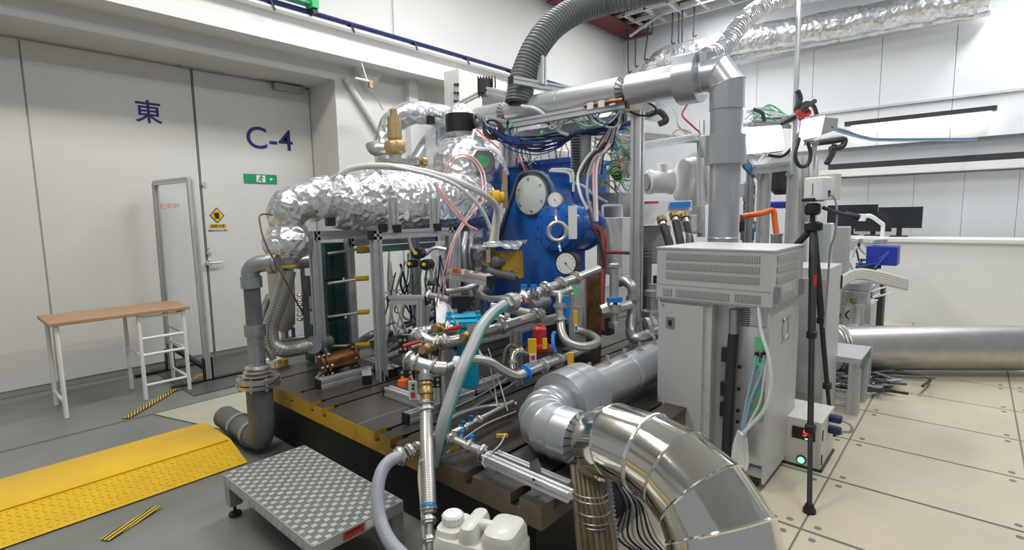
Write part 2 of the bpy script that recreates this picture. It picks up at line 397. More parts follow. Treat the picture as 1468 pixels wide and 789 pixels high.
MB().tube([p+V((0, -.045, 0)), p+V((.05, -.05, 0)), p+V((.13, -.05, 0))], .011, 8).build('lever', 'alu', h)
q = ay(299, 363, yf); MB().cyl(q, q+V((0, -.02, 0)), .022, n=14).build('lock_cylinder', 'alu', d1)
q = ay(291, 264, yf); MB().cyl(q, q+V((0, -.03, 0)), .024, n=14).build('peephole', 'alu', d1)
q = ay(299, 357, yf); MB().box(q, (.02, .01, .012)).build('keyhole_cover', 'aludull', d1)
q = ay(414, 127, YD-.08); dc = MB().rbox(q, (.36, .09, .075), .012).build('door_closer', 'aludull', d1)
MB().box(q+V((-.12, .02, .055)), (.46, .03, .012), rz=.08).build('closer_arm', 'aludull', dc)
q = ay(290, 100, YD-.05); MB().box(q, (.42, .04, .02)).build('door_stop', 'aludull', d1)
# pipe on the beam, with clips
b = MB(); b.tube([(-4, 5.34, 3.63), (XE-.05, 5.34, 3.63)], .028, 8, smooth=False)
cp = b.build('conduit', 'navy'); cp['label'] = 'long dark blue conduit running along the top of the wall beam'; cp['category'] = 'conduit'
for i in range(12): x = -1+i*.88; MB().cyl((x, 5.30, 3.62), (x+.02, 5.28, 3.53), .012, n=6).box((x, 5.34, 3.60), (.02, .07, .03)).build('clip', 'black', cp)
t = thing('wall_bracket', 'bright green metal bracket bolted above the beam at the upper left', 'bracket', (2.85, 5.35, 3.68))
a, c = ay(392, -8, 5.3), ay(450, 6, 5.3)
MB().bx(a.x, c.x, 5.25, 5.36, c.z-.01, a.z).build('plate', 'greenbright', t); MB().bx(c.x-.06, c.x+.01, 5.22, 5.36, c.z-.06, a.z+.1).build('end_plate', 'greenbright', t)
MB().cyl((c.x-.02, 5.24, c.z-.085), (c.x-.02, 5.34, c.z-.085), .03).build('roller', 'black', t)
# small socket on a hanging rod
q = ay(531, 121, 5.2); t = thing('hanging_hook', 'yellowed clip hanging from the beam on a thin white rod', 'hook', q)
MB().cyl(q+V((-.04, 0, .04)), (q.x-.04, 5.3, 3.24), .006, n=6).build('rod', 'white', t); MB().rbox(q, (.05, .04, .09), .008).build('clip', 'brasspale', t)
MB().cyl(q+V((-.19, 0, .035)), q+V((-.02, 0, .03)), .014, n=8).build('arm', 'white', t)
MB().cyl(q+V((.01, 0, -.04)), ay(549, 158, 5.2), .006, n=6).build('wire', 'aludull', t)
# end wall
XW = XE
wr = struct(MB().bx(XW, XW+.2, -5, YD, 0, ZC+.1), 'wall_right', 'endwall')
zc = 4.02
for i, y0 in enumerate([-5, -4.1, -3.2, -2.3, -1.4, -.5, .35, 1.2, 2.1, 2.95]):
    y1 = ([-5, -4.1, -3.2, -2.3, -1.4, -.5, .35, 1.2, 2.1, 2.95, 3.6])[i+1]
    MB().bx(XW-.12, XW, y0+.003, y1-.003, 3.02, zc).build('wall_panel', 'cladding', wr); MB().bx(XW-.12, XW, y0+.003, y1-.003, 2.45, 3.0).build('wall_panel', 'cladding', wr)
MB().bx(XW-.16, XW, -5, 3.6, 2.995, 3.03).build('ledge', 'endwall', wr)
MB().bx(XW-.25, XW, -5, 1.8, 2.12, 2.2).build('dark_rail', 'dark', wr)
MB().bx(XW-.3, XW, -5, 1.9, 2.0, 2.11).build('ledge', 'white', wr)
for k in range(9): MB().bx(XW-.04, XW, -3.2+k*.56, -2.644+k*.56, .8, 1.98).build('wall_panel', 'cladding', wr)
q = ax(1236, 186, XW-.2); t = thing('tube_light', 'white fluorescent tube lit on the end wall, far right', 'lamp', q)
MB().bx(XW-.3, XW-.17, q.y-1.5, q.y+.22, q.z+.07, q.z+.13).build('housing', 'dark', t); MB().bx(XW-.29, XW-.2, q.y-1.45, q.y+.13, q.z-.05, q.z+.06).build('tube', 'tubeface', t)
# ceiling with dark red beam and lattice
struct(MB().bx(-4, XE, -5, YD, ZC+.1, ZC+.25), 'ceiling', 'endwall')
t = single(MB().bx(7.2, XE, 5.2, 5.28, ZC-.24, ZC-.02).bx(7.2, XE, 5.05, 5.5, ZC-.04, ZC-.01).bx(7.2, XE, 5.05, 5.5, ZC-.26, ZC-.235), 'roof_beam', 'dark red steel roof beam at the top of the room corner', 'beam', 'darkredbeam')
t = thing('ceiling_rack', 'pale ladder rack hanging under the ceiling over the end wall', 'rack', (9.2, 3, 4.8))
zr = ax(900, 45, 9.5).z
for x in (8.75, 9.15, 9.55): MB().bx(x, x+.04, -1, 5.15, zr, zr+.06).build('rail', 'offwhite', t)
for k in range(15): MB().bx(8.75, 9.59, -.8+k*.41, -.76+k*.41, zr+.005, zr+.05).build('rung', 'offwhite', t)
for k in range(5): MB().bx(8.85+.2*(k % 2), 9.2, 4.8-k*.9, 5.05-k*.9, zr+.12, zr+.26).build('cable_tray', 'dark', t)
for i, (x0, y0, y1, x1, yy1) in enumerate(((900, 56, 103, 901, 103), (911, 55, 95, 911, 101), (929, 45, 85, 924, 92), (964, 38, 62, 963, 62), (973, 30, 62, 973, 62), (978, 34, 62, 978, 62), (995, 30, 52, 994, 52))):
    p0, p1, p2 = ax(x0, y0, 9.3), ax((x0+x1)/2, (y0+y1)/2, 9.3), ax(x1, y1, 9.3); o = MB().tube([p0+V((0, 0, .3)), p0, p1, p2, p2+V((0, -.06, 0))], .014, 6).build('drop_wire', 'dark')
    o['label'] = ('leftmost long hooked wire hanging from the dark bar', 'second long hooked wire hanging from the dark bar', 'rightmost wire hanging from the dark hanger bar', 'left wire of the trio above the foil duct', 'middle wire of the trio above the foil duct', 'right wire of the trio above the foil duct', 'single short hooked wire right of the trio by the end wall')[i]; o['category'] = 'wire'
a, c = ax(896, 57, 9.2), ax(935, 48, 9.2); single(MB().tube([a, c], .025, 6, smooth=False).cyl(a, a+V((0, 0, zr-a.z)), .012, n=6).cyl(c, c+V((0, 0, zr-c.z)), .012, n=6), 'hanger_bar', 'short dark hanger bar holding the drop wires', 'bar', 'dark')
a, c = ax(903, 52, 9.1), ax(948, 20, 9.1); single(MB().tube([a, c], .03, 6, smooth=False), 'brace_bar', 'diagonal grey brace up to the ceiling rack', 'brace', 'aludull')
# foil wrapped ducts on the end wall
ps = [ax(925, 150, 9.3), ax(930, 112, 9.3), ax(948, 88, 9.3), ax(985, 76, 9.3), ax(1090, 53, 9.3), ax(1177, 39, 9.3), ax(1264, 22, 9.3), ax(1420, -10, 9.3)]
single(MB().tube(ps, .20, 18, nz=.025, nf=4), 'foil_duct', 'long foil wrapped air duct high along the end wall', 'duct', 'foilsoft')
ps = [ax(985, 100, 9.5), ax(1090, 75, 9.5), ax(1177, 59, 9.5), ax(1264, 42, 9.5), ax(1420, 15, 9.5)]
single(MB().tube(ps, .07, 12, nz=.012), 'foil_pipe', 'thin foil wrapped pipe under the long end wall duct', 'pipe', 'foilsoft')
# ================================================================ left foreground
def dia(mb, M0, ex, ey, n):
    pass
t = thing('cable_ramp', 'yellow tread-plate cable ramp lying on the grey floor at the left', 'ramp', (.6, 3.6, 0))
R1, R2, R3 = az(328, 628, .085), az(295, 605, .085), az(343, 660, 0)
yr, yb, yft = R1.y, R2.y, R3.y; xr = R1.x
prof = [(yft-.08, .004), (yr-.02, .085), (yb, .085), (yb+.18, .004)]
MB().prism([(-.9, y, z) for y, z in prof], (xr+.9, 0, 0)).build('ramp_body', 'ramp', t)
MB().bx(-.9, xr-.01, yr-.035, yr-.012, .083, .088).build('worn_edge', 'yellow', t)
lz = MB(); sl = V((0, yr-.02-(yft-.08), .081)); L_ = sl.length; sd = sl/L_; nr = V((1, 0, 0)).cross(sd)
for i in range(62):
    for j in range(8):
        c = V((xr-.03-i*.032, yft-.08, .004)) + sd*(.02+j*(L_-.03)/8+.012) + nr*.001
        a = (1 if (i+j) % 2 else -1); dx = V((1, 0, 0))*.009 + sd*.009*a; dn = (V((1, 0, 0))*-a*.0028 + sd*.0028)
        lz.prism([c-dx, c+dn, c+dx, c-dn], nr*.0018)
o = lz.build('tread_pattern', 'yellow', t, smooth=False); o['kind'] = 'stuff'
# hazard tapes
def strip(name, a, c, wd, label):
    a, c = V(a), V(c); d = (c-a).normalized(); n = V((-d.y, d.x, 0))*wd/2
    mb = MB(); b0 = len(mb.v); mb.rings([[a-n, a+n, a+n+V((0, 0, .002)), a-n+V((0, 0, .002))], [c-n, c+n, c+n+V((0, 0, .002)), c-n+V((0, 0, .002))]])
    ln = (c-a).length
    for i, u in enumerate(((0, 0), (wd*8, 0), (wd*8, 0), (0, 0))): mb.uv[i] = (u[0], 0); mb.uv[i+4] = (u[0], 0); mb.uv[i] = (0, u[0]); mb.uv[i+4] = (ln*4, u[0])
    o = mb.build(name, 'hazard', None, smooth=False); o['label'] = label; o['category'] = 'tape'
    return o
strip('hazard_tape', az(180, 600, .004), az(290, 536, .004), .055, 'black and yellow hazard tape beside the wooden topped table')
strip('hazard_tape', az(342, 608, .004), az(372, 590, .004), .055, 'short hazard tape between the cream plate and the machine bed')
strip('hazard_tape', az(150, 775, .001), az(228, 726, .001), .055, 'hazard tape on the floor in front of the yellow ramp')
# table
t = thing('side_table', 'white steel frame table with a light wooden top by the doors', 'table', (1.3, 5.2, 0))
zt = .74; A, B_, C_, D_ = az(202, 453, zt), az(273, 441, zt), az(238, 427, zt), az(160, 440, zt)
x1, y0 = B_.x, B_.y; y1 = y0+.52; x0 = x1-.95
MB().rbox(((x0+x1)/2, (y0+y1)/2, zt), (x1-x0, y1-y0, .03), .008).build('tabletop', 'woodtop', t)
for x, y in ((x1-.05, y0+.04), (x1-.05, y1-.04), (x0+.05, y0+.04), (x0+.05, y1-.04), (x1-.38, y0+.04), (x1-.38, y1-.04)):
    MB().tube([(x, y, 0), (x, y, zt-.015)], .016, 8, smooth=False).build('leg', 'white', t)
for z in (.12, .38, .52, .70):
    MB().tube([(x1-.05, y0+.04, z), (x1-.38, y0+.04, z)], .012, 8, smooth=False).build('rung', 'white', t); MB().tube([(x1-.05, y0+.04, z), (x1-.05, y1-.04, z)], .012, 8, smooth=False).build('rung', 'white', t)
MB().tube([(x0+.05, y0+.04, .12), (x0+.05, y1-.04, .12)], .012, 8, smooth=False).build('rung', 'white', t)
MB().tube([(x1-.38, y0+.04, .38), (x1-.38, y1-.04, .38)], .012, 8, smooth=False).build('rung', 'white', t)
# clear partition
t = thing('clear_partition', 'freestanding clear panel in a grey aluminium frame before the doors', 'partition', (1.62, 5.7, 0))
f0, f1 = az(247, 524, 0), az(299, 546, 0); f0 = V((f1.x-.05, 6.0, 0)); f0 = az(243, 530, 0); f0.y = min(f0.y, 6.02)
t0, t1 = ay(222, 262, f0.y), ay(272, 258, f1.y); t0.z = t1.z = (t0.z+t1.z)/2
MB().ext(f0+V((0, 0, .02)), t0, .045).build('post', 'aludull', t); MB().ext(f1+V((0, 0, .02)), t1, .05).build('post', 'alu', t)
MB().ext(t0, t1, .045).build('top_rail', 'alu', t); MB().ext(f0.lerp(t0, .14), f1.lerp(t1, .06), .04).build('bottom_rail', 'dark', t)
b0, b1 = f0.lerp(t0, .14), f1.lerp(t1, .06); MB().prism([b0, b1, t1, t0], (.004, .004, 0)).build('clear_pane', 'clear', t)
pp = ay(247, 296, (f0.y+f1.y)/2)
dr = (f1-f0).normalized(); text('衛生対策実施中', .05, pp+V((-.02, 0, 0)), tuple(dr) if dr.dot(RT) > 0 else tuple(-dr), (0, 0, 1), 'inkpink', 'lettering', t, label='faint red lettering')
for e, f in ((f0, 1), (f1, 1)):
    MB().bx(e.x-.30, e.x+.03, e.y-.03, e.y+.03, 0, .02).build('foot', 'black', t); MB().bx(e.x-.035, e.x-.025, e.y-.03, e.y+.03, .0, .22).build('foot_bracket', 'black', t)
    MB().bx(e.x+.03, e.x+.33, e.y-.03, e.y+.03, 0, .02).build('foot', 'black', t)
    MB().bx(e.x+.03, e.x+.04, e.y-.03, e.y+.03, .0, .22).build('foot_bracket', 'black', t)
# step
t = thing('step_platform', 'low aluminium tread-plate step standing beside the machine bed', 'step', (1.12, 2.3, 0))
zs = .22; c1, c2, c3, c4 = az(318, 679, zs), az(437, 640, zs), az(578, 718, zs), az(450, 783, zs)
sx0, sx1, sy0, sy1 = (c1.x+c4.x)/2, (c2.x+c3.x)/2, (c3.y+c4.y)/2, (c1.y+c2.y)/2
MB().bx(sx0, sx1, sy0, sy1, zs-.004, zs-.001).build('deck', 'treaddark', t, smooth=False)
pd = MB(); nx, ny = 15, 32; cx, cy = (sx1-sx0)/nx, (sy1-sy0)/ny
for i in range(nx):
    for j in range(ny):
        if (i+j) % 2 == 0: x, y = sx0+(i+.5)*cx, sy0+(j+.5)*cy; pd.bx(x-cx*.40, x+cx*.40, y-cy*.40, y+cy*.40, zs-.001, zs+.001)
o = pd.build('tread_pads', 'tread', t, smooth=False); o['kind'] = 'stuff'
MB().bx(sx0-.003, sx0, sy0, sy1, zs-.05, zs).bx(sx1, sx1+.003, sy0, sy1, zs-.05, zs).bx(sx0, sx1, sy0-.003, sy0, zs-.05, zs).bx(sx0, sx1, sy1, sy1+.003, zs-.05, zs).build('skirt', 'tread', t, smooth=False)
sk = MB()
for j in range(ny//2): y = sy0+(j+.5)*cy*2; sk.prism([(sx0-.003, y-cy*.7, zs-.05), (sx0-.003, y+cy*.7, zs-.05), (sx0-.003, y, zs-.022)], (-.0012, 0, 0))
o = sk.build('skirt_pattern', 'aludull', t, smooth=False); o['kind'] = 'stuff'
for x, y in ((sx0+.03, sy0+.03), (sx0+.03, sy1-.03), (sx1-.03, sy0+.03), (sx1-.03, sy1-.03)):
    lg = MB().bx(x-.03, x+.03, y-.03, y+.03, .06, zs-.004).build('leg', 'aludull', t); MB().cyl((x, y, .02), (x, y, .065), .008, n=8).lathe((x, y, 0), (0, 0, 1), [(0, .03), (.012, .03), (.022, .012)], 14).build('levelling_foot', 'black', lg)
lx0, lx1 = ay(491, 760, sy0).x, ay(521, 747, sy0).x
MB().bx(lx0, lx1, sy0-.005, sy0-.003, zs-.042, zs-.008).build('red_label', 'inkred', t); MB().bx(lx1+.01, lx1+.045, sy0-.005, sy0-.003, zs-.04, zs-.01).build('white_label', 'white', t)
text('CAUTION', .016, ((lx0+lx1)/2, sy0-.0055, zs-.016), (1, 0, 0), (0, 0, 1), 'black', 'lettering', t)
# jerry can
t = thing('jerry_can', 'milky white plastic jerry can with round cap beside the machine bed', 'jerry can', (1.3, 1.4, 0))
jc = az(690, 760, .33); ux = (az(750, 772, .33)-az(622, 742, .33)); ux.z = 0; ang = math.atan2(ux.y, ux.x); Rz = Matrix.Rotation(ang, 3, 'Z')
JO = V((jc.x, jc.y, 0))
def J(x, y, z): return JO + Rz @ V((x, y, z))
bd = MB(); sec = []
def rr(hx, hy, r, z, ox=0):
    out = []
    for sx_, sy_, a0 in ((1, 1, 0), (-1, 1, 90), (-1, -1, 180), (1, -1, 270)):
        for a in (0, 30, 60, 90): q = math.radians(a0+a); out.append(J(ox+sx_*(hx-r)+r*math.cos(q), sy_*(hy-r)+r*math.sin(q), z))
    return out
bd.rings([rr(.155, .085, .04, 0), rr(.17, .10, .045, .02), rr(.17, .10, .045, .15), rr(.165, .095, .045, .16), rr(.17, .10, .045, .17), rr(.17, .10, .045, .29), rr(.160, .09, .045, .315)])
bo = bd.build('body', 'plasticwhite', t)
MB().rings([rr(.068, .088, .035, .30, .095), rr(.066, .086, .035, .345, .095), rr(.058, .078, .035, .365, .095), rr(.04, .06, .03, .374, .095)]).build('shoulder', 'plasticwhite', t)
MB().rings([rr(.036, .088, .03, .30, -.028), rr(.034, .086, .03, .345, -.028), rr(.026, .078, .024, .368, -.028), rr(.015, .06, .012, .374, -.028)]).build('shoulder', 'plasticwhite', t)
MB().rings([rr(.05, .08, .03, .31, -.115), rr(.048, .07, .03, .335, -.115)]).build('spout_base', 'plasticwhite', t)
MB().tube([J(-.03, 0, .345), J(.03, 0, .352), J(.09, 0, .345)], .022, 12).build('handle', 'plasticwhite', t)
cpp = MB().lathe(J(-.12, 0, .33), (0, 0, 1), [(0, .035), (.01, .04), (.035, .04), (.042, .034)], 22).build('cap', 'white', t)
for k in range(16): a = k*math.pi/8; MB().box(J(-.12+.04*math.cos(a), .04*math.sin(a), .352), (.004, .004, .028)).build('grip_rib', 'white', cpp)
def gz(x, y): return .38 if 1.49 < x < 5.4 and 1.187 < y < 3.9 else 0.0      # what a foot stands on: bed or floor
# ================================================================ machine bed
BX, BY, BZ, BXE, BYE = 1.49, 1.187, .38, 5.4, 3.9
t = thing('machine_bed', 'long dark cast iron slotted machine bed with worn yellow edge', 'machine bed', (3.4, 2.7, 0))
BED = t
MB().bx(BX+.03, BXE, BY+.05, BYE, 0, BZ-.10).build('bed_body', 'ironbody', t)
MB().bx(BX, BXE, BY, BYE, BZ-.10, BZ-.045).build('lower_slab', 'bededge', t)
sl = [BY, 1.322, 1.59, 2.134, 2.274, 2.811, 2.957, 3.22, 3.62, BYE]; gw = .018
for i in range(len(sl)-1):
    y0 = sl[i]+(gw if i else 0); y1 = sl[i+1]-(gw if i < len(sl)-2 else 0)
    mb = MB(); n0, n1 = (.016 if i else 0), (.016 if i < len(sl)-2 else 0)
    # top strip: notched where the T-slot opens at the edge
    mb.prism([(BX+.09, y0-.008, BZ-.001), (BX+.075, y0+n0*.4, BZ-.001), (BX+.002, y0+n0*.4, BZ-.001), (BX+.002, y1-n1*.4, BZ-.001), (BX+.075, y1-n1*.4, BZ-.001), (BX+.09, y1+.008 if i < len(sl)-2 else y1, BZ-.001), (BXE, y1+.008 if i < len(sl)-2 else y1, BZ-.001), (BXE, y0-.008 if i else y0, BZ-.001)], (0, 0, .001))
    mb.build('bed_strip', 'iron', t, smooth=False)
    MB().prism([(BX, y0+n0*.4, BZ-.045), (BX, y1-n1*.4, BZ-.045), (BX+.08, y1-n1*.4, BZ-.045), (BX+.08, y0+n0*.4, BZ-.045)], (0, 0, .044)).build('strip_end', 'bededge', t, smooth=False)
    MB().bx(BX+.08, BXE, y0, y1, BZ-.045, BZ-.001).build('strip_core', 'iron', t, smooth=False)
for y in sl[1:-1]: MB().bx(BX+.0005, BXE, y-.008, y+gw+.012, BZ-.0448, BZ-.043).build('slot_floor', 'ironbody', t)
ys = 2.46; MB().bx(BX+.002, BXE, ys-.002, ys+.002, BZ, BZ+.0008).build('scribed_line', 'aludull', t)
# ================================================================ helpers for machinery
def R(px, D): return px*D/F
def dep(p): return (V(p)-CAM).dot(FW)
def tube1(name, label, cat, m, pts, r, group=None, n=10, **k):
    o = MB().tube(pts, r, n, **k).build(name, m); o['label'] = label; o['category'] = cat
    if group: o['group'] = group
    return o
def frame(t, members, w=.055, cap=True):
    for a, b in members:
        o = MB().ext(a, b, w).build('aluminium_profile', 'alu', t)
        if cap:
            a, b = V(a), V(b); d = (b-a).normalized()
            if abs(d.z) < .8:
                for e, s_ in ((a, -1), (b, 1)): x_, y_, _ = basis(d); MB().prism([e+x_*w*.52*i_+y_*w*.52*j_ for i_, j_ in ((1, 1), (-1, 1), (-1, -1), (1, -1))], d*s_*.012).build('end_cap', 'black', t)
def segs(pts, r, m, parent, name='segment', n=28, bead=.004, bm='lagging'):
    """mitred pipe lagging: one piece per straight run"""
    pts = [V(p) for p in pts]; N = len(pts); rs = r if isinstance(r, list) else [r]*N
    pl = []; x = None
    for i in range(N):
        d0 = (pts[i]-pts[max(i-1, 0)]); d1 = (pts[min(i+1, N-1)]-pts[i])
        d0 = d0.normalized() if d0.length > 1e-6 else d1.normalized(); d1 = d1.normalized() if d1.length > 1e-6 else d0
        d = (d0+d1).normalized()
        if x is None: x = basis(d)[0]
        x = (x-d*x.dot(d)).normalized(); y = d.cross(x); k = 1/max(.6, d.dot(d1))
        ax_ = (d1-d0); ring = []
        for j in range(n):
            a = 2*math.pi*j/n; e = x*math.cos(a)+y*math.sin(a)
            if ax_.length > 1e-4: u = (ax_ - d*ax_.dot(d)).normalized(); e = e + u*(e.dot(u))*(k-1)
            ring.append(pts[i]+e*rs[i])
        pl.append(ring)
    out = []
    for i in range(N-1):
        out.append(MB().rings([pl[i], pl[i+1]], True).build(name, m, parent))
    if bead:
        for i in range(1, N-1):
            c = pts[i]; rg = [[c+(q-c)*(1+bead/rs[i]*s_)+dd for q in pl[i]] for s_, dd in ((0, (pts[i]-pts[i-1]).normalized()*-.006), (1, V((0, 0, 0))), (0, (pts[i+1]-pts[i]).normalized()*.006))]
            MB().rings(rg, False).build('bead', bm, out[i])
    return out
def arc(p, c, d0, d1, n):
    """elbow from p heading d0 turning to d1 round radius c"""
    d0, d1 = V(d0).normalized(), V(d1).normalized(); o = V(p)+d1*c; out = []
    for i in range(n+1): a = math.pi/2*i/n; out.append(o - d1*c*math.cos(a) + d0*c*math.sin(a))
    return out
def flange(mb, c, d, r, th=.02, n=24): c = V(c); d = V(d).normalized(); mb.cyl(c-d*th/2, c+d*th/2, r, n=n); return mb
def bolts(c, d, R_, nb, r=.008, ln=.03, parent=None, m='steel'):
    x, y, d = basis(V(d)); mb = MB()
    for i in range(nb): a = 2*math.pi*i/nb; q = V(c)+(x*math.cos(a)+y*math.sin(a))*R_; mb.cyl(q-d*ln/2, q+d*ln/2, r, n=6)
    return mb.build('bolts', m, parent)
def fitting(mb, p0, p1, r): # hex union between two points
    p0, p1 = V(p0), V(p1); mb.cyl(p0, p1, r, n=6); m_ = (p0+p1)/2; mb.cyl(m_-(p1-p0)*.18, m_+(p1-p0)*.18, r*1.18, n=16); return mb
# ================================================================ pipe stand with flange, strainer canister
t = thing('pipe_stand', 'grey floor pipe rising to a flange and galvanised elbow beside the bed corner', 'pipe', ax(369, 600, 1.33))
x = 1.34; p0 = ax(371, 548, x); yb_ = p0.y; zb_ = .10
MB().tube([(x, yb_+.62, zb_), (x, yb_+.12, zb_), (x, yb_+.03, zb_+.03), (x, yb_, zb_+.12), (x, yb_, .30), (x, yb_, p0.z)], .078, 20, res=5).build('floor_pipe', 'pipegrey', t)
for yy in (.16, .36): MB().cyl((x, yb_+yy-.02, zb_), (x, yb_+yy+.02, zb_), .088, n=20).build('coupling', 'galv', t)
zf = p0.z
fl_ = MB().lathe((x, yb_, zf-.02), (0, 0, 1), [(0, .10), (0, .125), (.022, .13), (.024, .085), (.028, .085), (.03, .125), (.052, .125), (.056, .07), (.07, .095), (.08, .065), (.095, .085), (.105, .06), (.12, .075), (.13, .05), (.15, .05)], 24).build('flange', 'steel', t)
bolts((x, yb_, zf+.005), (0, 0, 1), .112, 8, .011, .08, t)
zt_ = ax(358, 378, x).z; rr_ = .046
for a, c, r_, m_ in ((.11, .30, .050, 'galv'), (.30, .37, .062, 'galv'), (.37, .60, .048, 'pipegrey'), (.60, .67, .062, 'galv'), (.67, .80, .048, 'galv')):
    MB().cyl((x, yb_, zf+a), (x, yb_, min(zf+c, zt_-.05)), r_, n=18).build('riser', m_, t)
q2 = ad(392, 377, dep((x, yb_, zt_)))
hd = V((q2.x-x, q2.y-yb_, 0)).normalized()
MB().tube([(x, yb_, zt_-.08), (x, yb_, zt_-.045), V((x, yb_, zt_))+hd*.035+V((0, 0, -.012)), V((x, yb_, zt_))+hd*.09, V((x, yb_, zt_))+hd*.16], .052, 16, res=5).build('elbow', 'galv', t)
MB().lathe(V((x, yb_, zt_))+hd*.12, hd, [(0, .066), (.03, .066), (.032, .056), (.05, .056)], 18).build('union', 'galv', t)
Dc = 3.78
t = thing('strainer_canister', 'pale grey tapered canister hanging behind the braided hose', 'canister', ad(400, 470, Dc))
tp, bt = ad(401, 372, Dc), ad(405, 478, Dc); tp.z = max(tp.z, bt.z+.4); bt.x, bt.y = tp.x, tp.y
H_ = tp.z-bt.z; MB().lathe(bt, (0, 0, 1), [(0, .03), (.02, .05), (.05, .075), (H_*.5, .088), (H_*.8, .09), (H_-.03, .095), (H_-.02, .105), (H_, .105), (H_+.015, .07)], 24).build('body', 'canister', t)
MB().cyl(bt, bt+V((0, 0, -.07)), .025, n=10).build('drain', 'steel', t)
dv = MB().cyl(bt+V((-.03, 0, -.06)), bt+V((.12, -.05, -.06)), .018, n=10).build('drain_valve', 'steel', t); MB().box(bt+V((.05, -.03, -.01)), (.02, .02, .07)).build('handle', 'bluehandle', dv)
tube1('grey_hose', 'thin grey hose curling down behind the floor pipe flange', 'hose', 'pipegrey', L((386, 425, Dc+.1), (378, 445, Dc), (373, 470, Dc-.05), (373, 495, Dc-.05), (384, 500, Dc), (392, 516, Dc)), .026)
# big braided hose under the foil elbow
Dh = 3.45
t = thing('braided_hose', 'thick braided steel hose looping from foil reducer to the green heat exchanger', 'hose', ad(410, 380, Dh))
MB().tube(L((413, 388, Dh), (408, 410, Dh), (398, 440, Dh), (388, 468, Dh), (390, 492, Dh), (405, 502, Dh+.02), (425, 500, Dh+.1), (447, 495, Dh+.15)), R(11, Dh), 16).build('braid', 'braid', t)
a, c = ad(411, 366, Dh), ad(413, 386, Dh); MB().lathe(c, a-c, [(0, .052), (.03, .054), (.032, .066), (.06, .066), (.062, .055), (.10, .055)], 18).build('upper_union', 'galv', t)
MB().lathe(ad(412.3, 384, Dh), a-c, [(0, .056), (.02, .056)], 18, ).build('yellow_tag', 'yellow', t)
MB().tube(L((440, 497, Dh+.12), (458, 493, Dh+.2), (470, 490, Dh+.3)), .05, 14).build('steel_sleeve', 'steel', t)
MB().cyl(ad(449, 495, Dh+.1), ad(454, 494, Dh+.15), .060, n=20).build('blue_union', 'galv', t); MB().torus(ad(454, 494, Dh+.15), ad(454, 494, Dh+.15)-ad(449, 495, Dh+.1), .058, .005).build('blue_ring', 'bluehandle', t)
t_ = MB().tube(L((425, 377, Dh+.25), (455, 374, Dh+.35)), .045, 14).build('connecting_pipe', 'galv'); t_['label'] = 'short galvanised pipe from the canister top behind the frame post'; t_['category'] = 'pipe'
tube1('sensor_cable', 'thin reddish brown sensor cable drooping from the foil elbow', 'cable', 'rust', L((391, 308, 3.25), (374, 308, 3.2), (373, 322, 3.15), (381, 350, 3.1), (400, 385, 3.1), (418, 420, 3.15), (436, 452, 3.3)), .006, n=6)
# ================================================================ foil wrapped vessel on its frame
YV, ZV = 3.32, 1.63
vl, vr = ay(476, 290, YV), ay(693, 292, YV); ZV = (vl.z+vr.z)/2
t = thing('foil_vessel', 'long horizontal vessel wrapped in crumpled foil on the aluminium frame', 'vessel', (2.5, YV, 1.4))
MB().lathe((vl.x-.02, YV, ZV), (1, 0, 0), [(0, .12), (.02, .175), (.07, .20), (.12, .195), (.17, .175), (.22, .205), (.30, .232), (.36, .215), (.42, .24), (.8, .245), (1.2, .235), (vr.x-vl.x-.05, .22), (vr.x-vl.x+.03, .13)], 40, nz=.03).build('wrapped_shell', 'foil', t)
MB().torus((vl.x+.36, YV, ZV), (1, 0, 0), .235, .012, 40).build('foil_seam', 'foil', t)
el = thing('foil_elbow', 'foil wrapped elbow and bellows joining the vessel at its left end', 'duct', (vl.x-.2, YV, 1.3))
b0 = ad(412, 338, 3.45); xx = b0.x; ey = b0.y
pth = [(xx, ey, ZV-.24), (xx, ey, ZV-.12), (xx+.015, (ey+YV)/2, ZV-.03), (xx+.09, YV, ZV+.01), (xx+.17, YV, ZV+.02)]
MB().tube(pth, .13, 28, rs=[.10, .118, .125, .12, .11], nz=.02, nf=12).build('elbow_wrap', 'foil', el)
MB().tube([(xx+.13, YV, ZV+.02), (xx+.19, YV, ZV+.02), (xx+.24, YV, ZV)], .14, 28, rs=[.12, .165, .12], nz=.018, nf=12).build('ring_wrap', 'foil', el)
MB().tube([(xx+.21, YV, ZV), (vl.x+.05, YV, ZV)], .118, 28, nz=.02, nf=12).build('neck_wrap', 'foil', el)
MB().lathe((xx, ey, ZV-.40), (0, 0, 1), [(0, .05), (.03, .08), (.06, .13), (.10, .160), (.16, .162), (.20, .14), (.24, .12)], 28, nz=.015).build('reducer_wrap', 'foil', el)
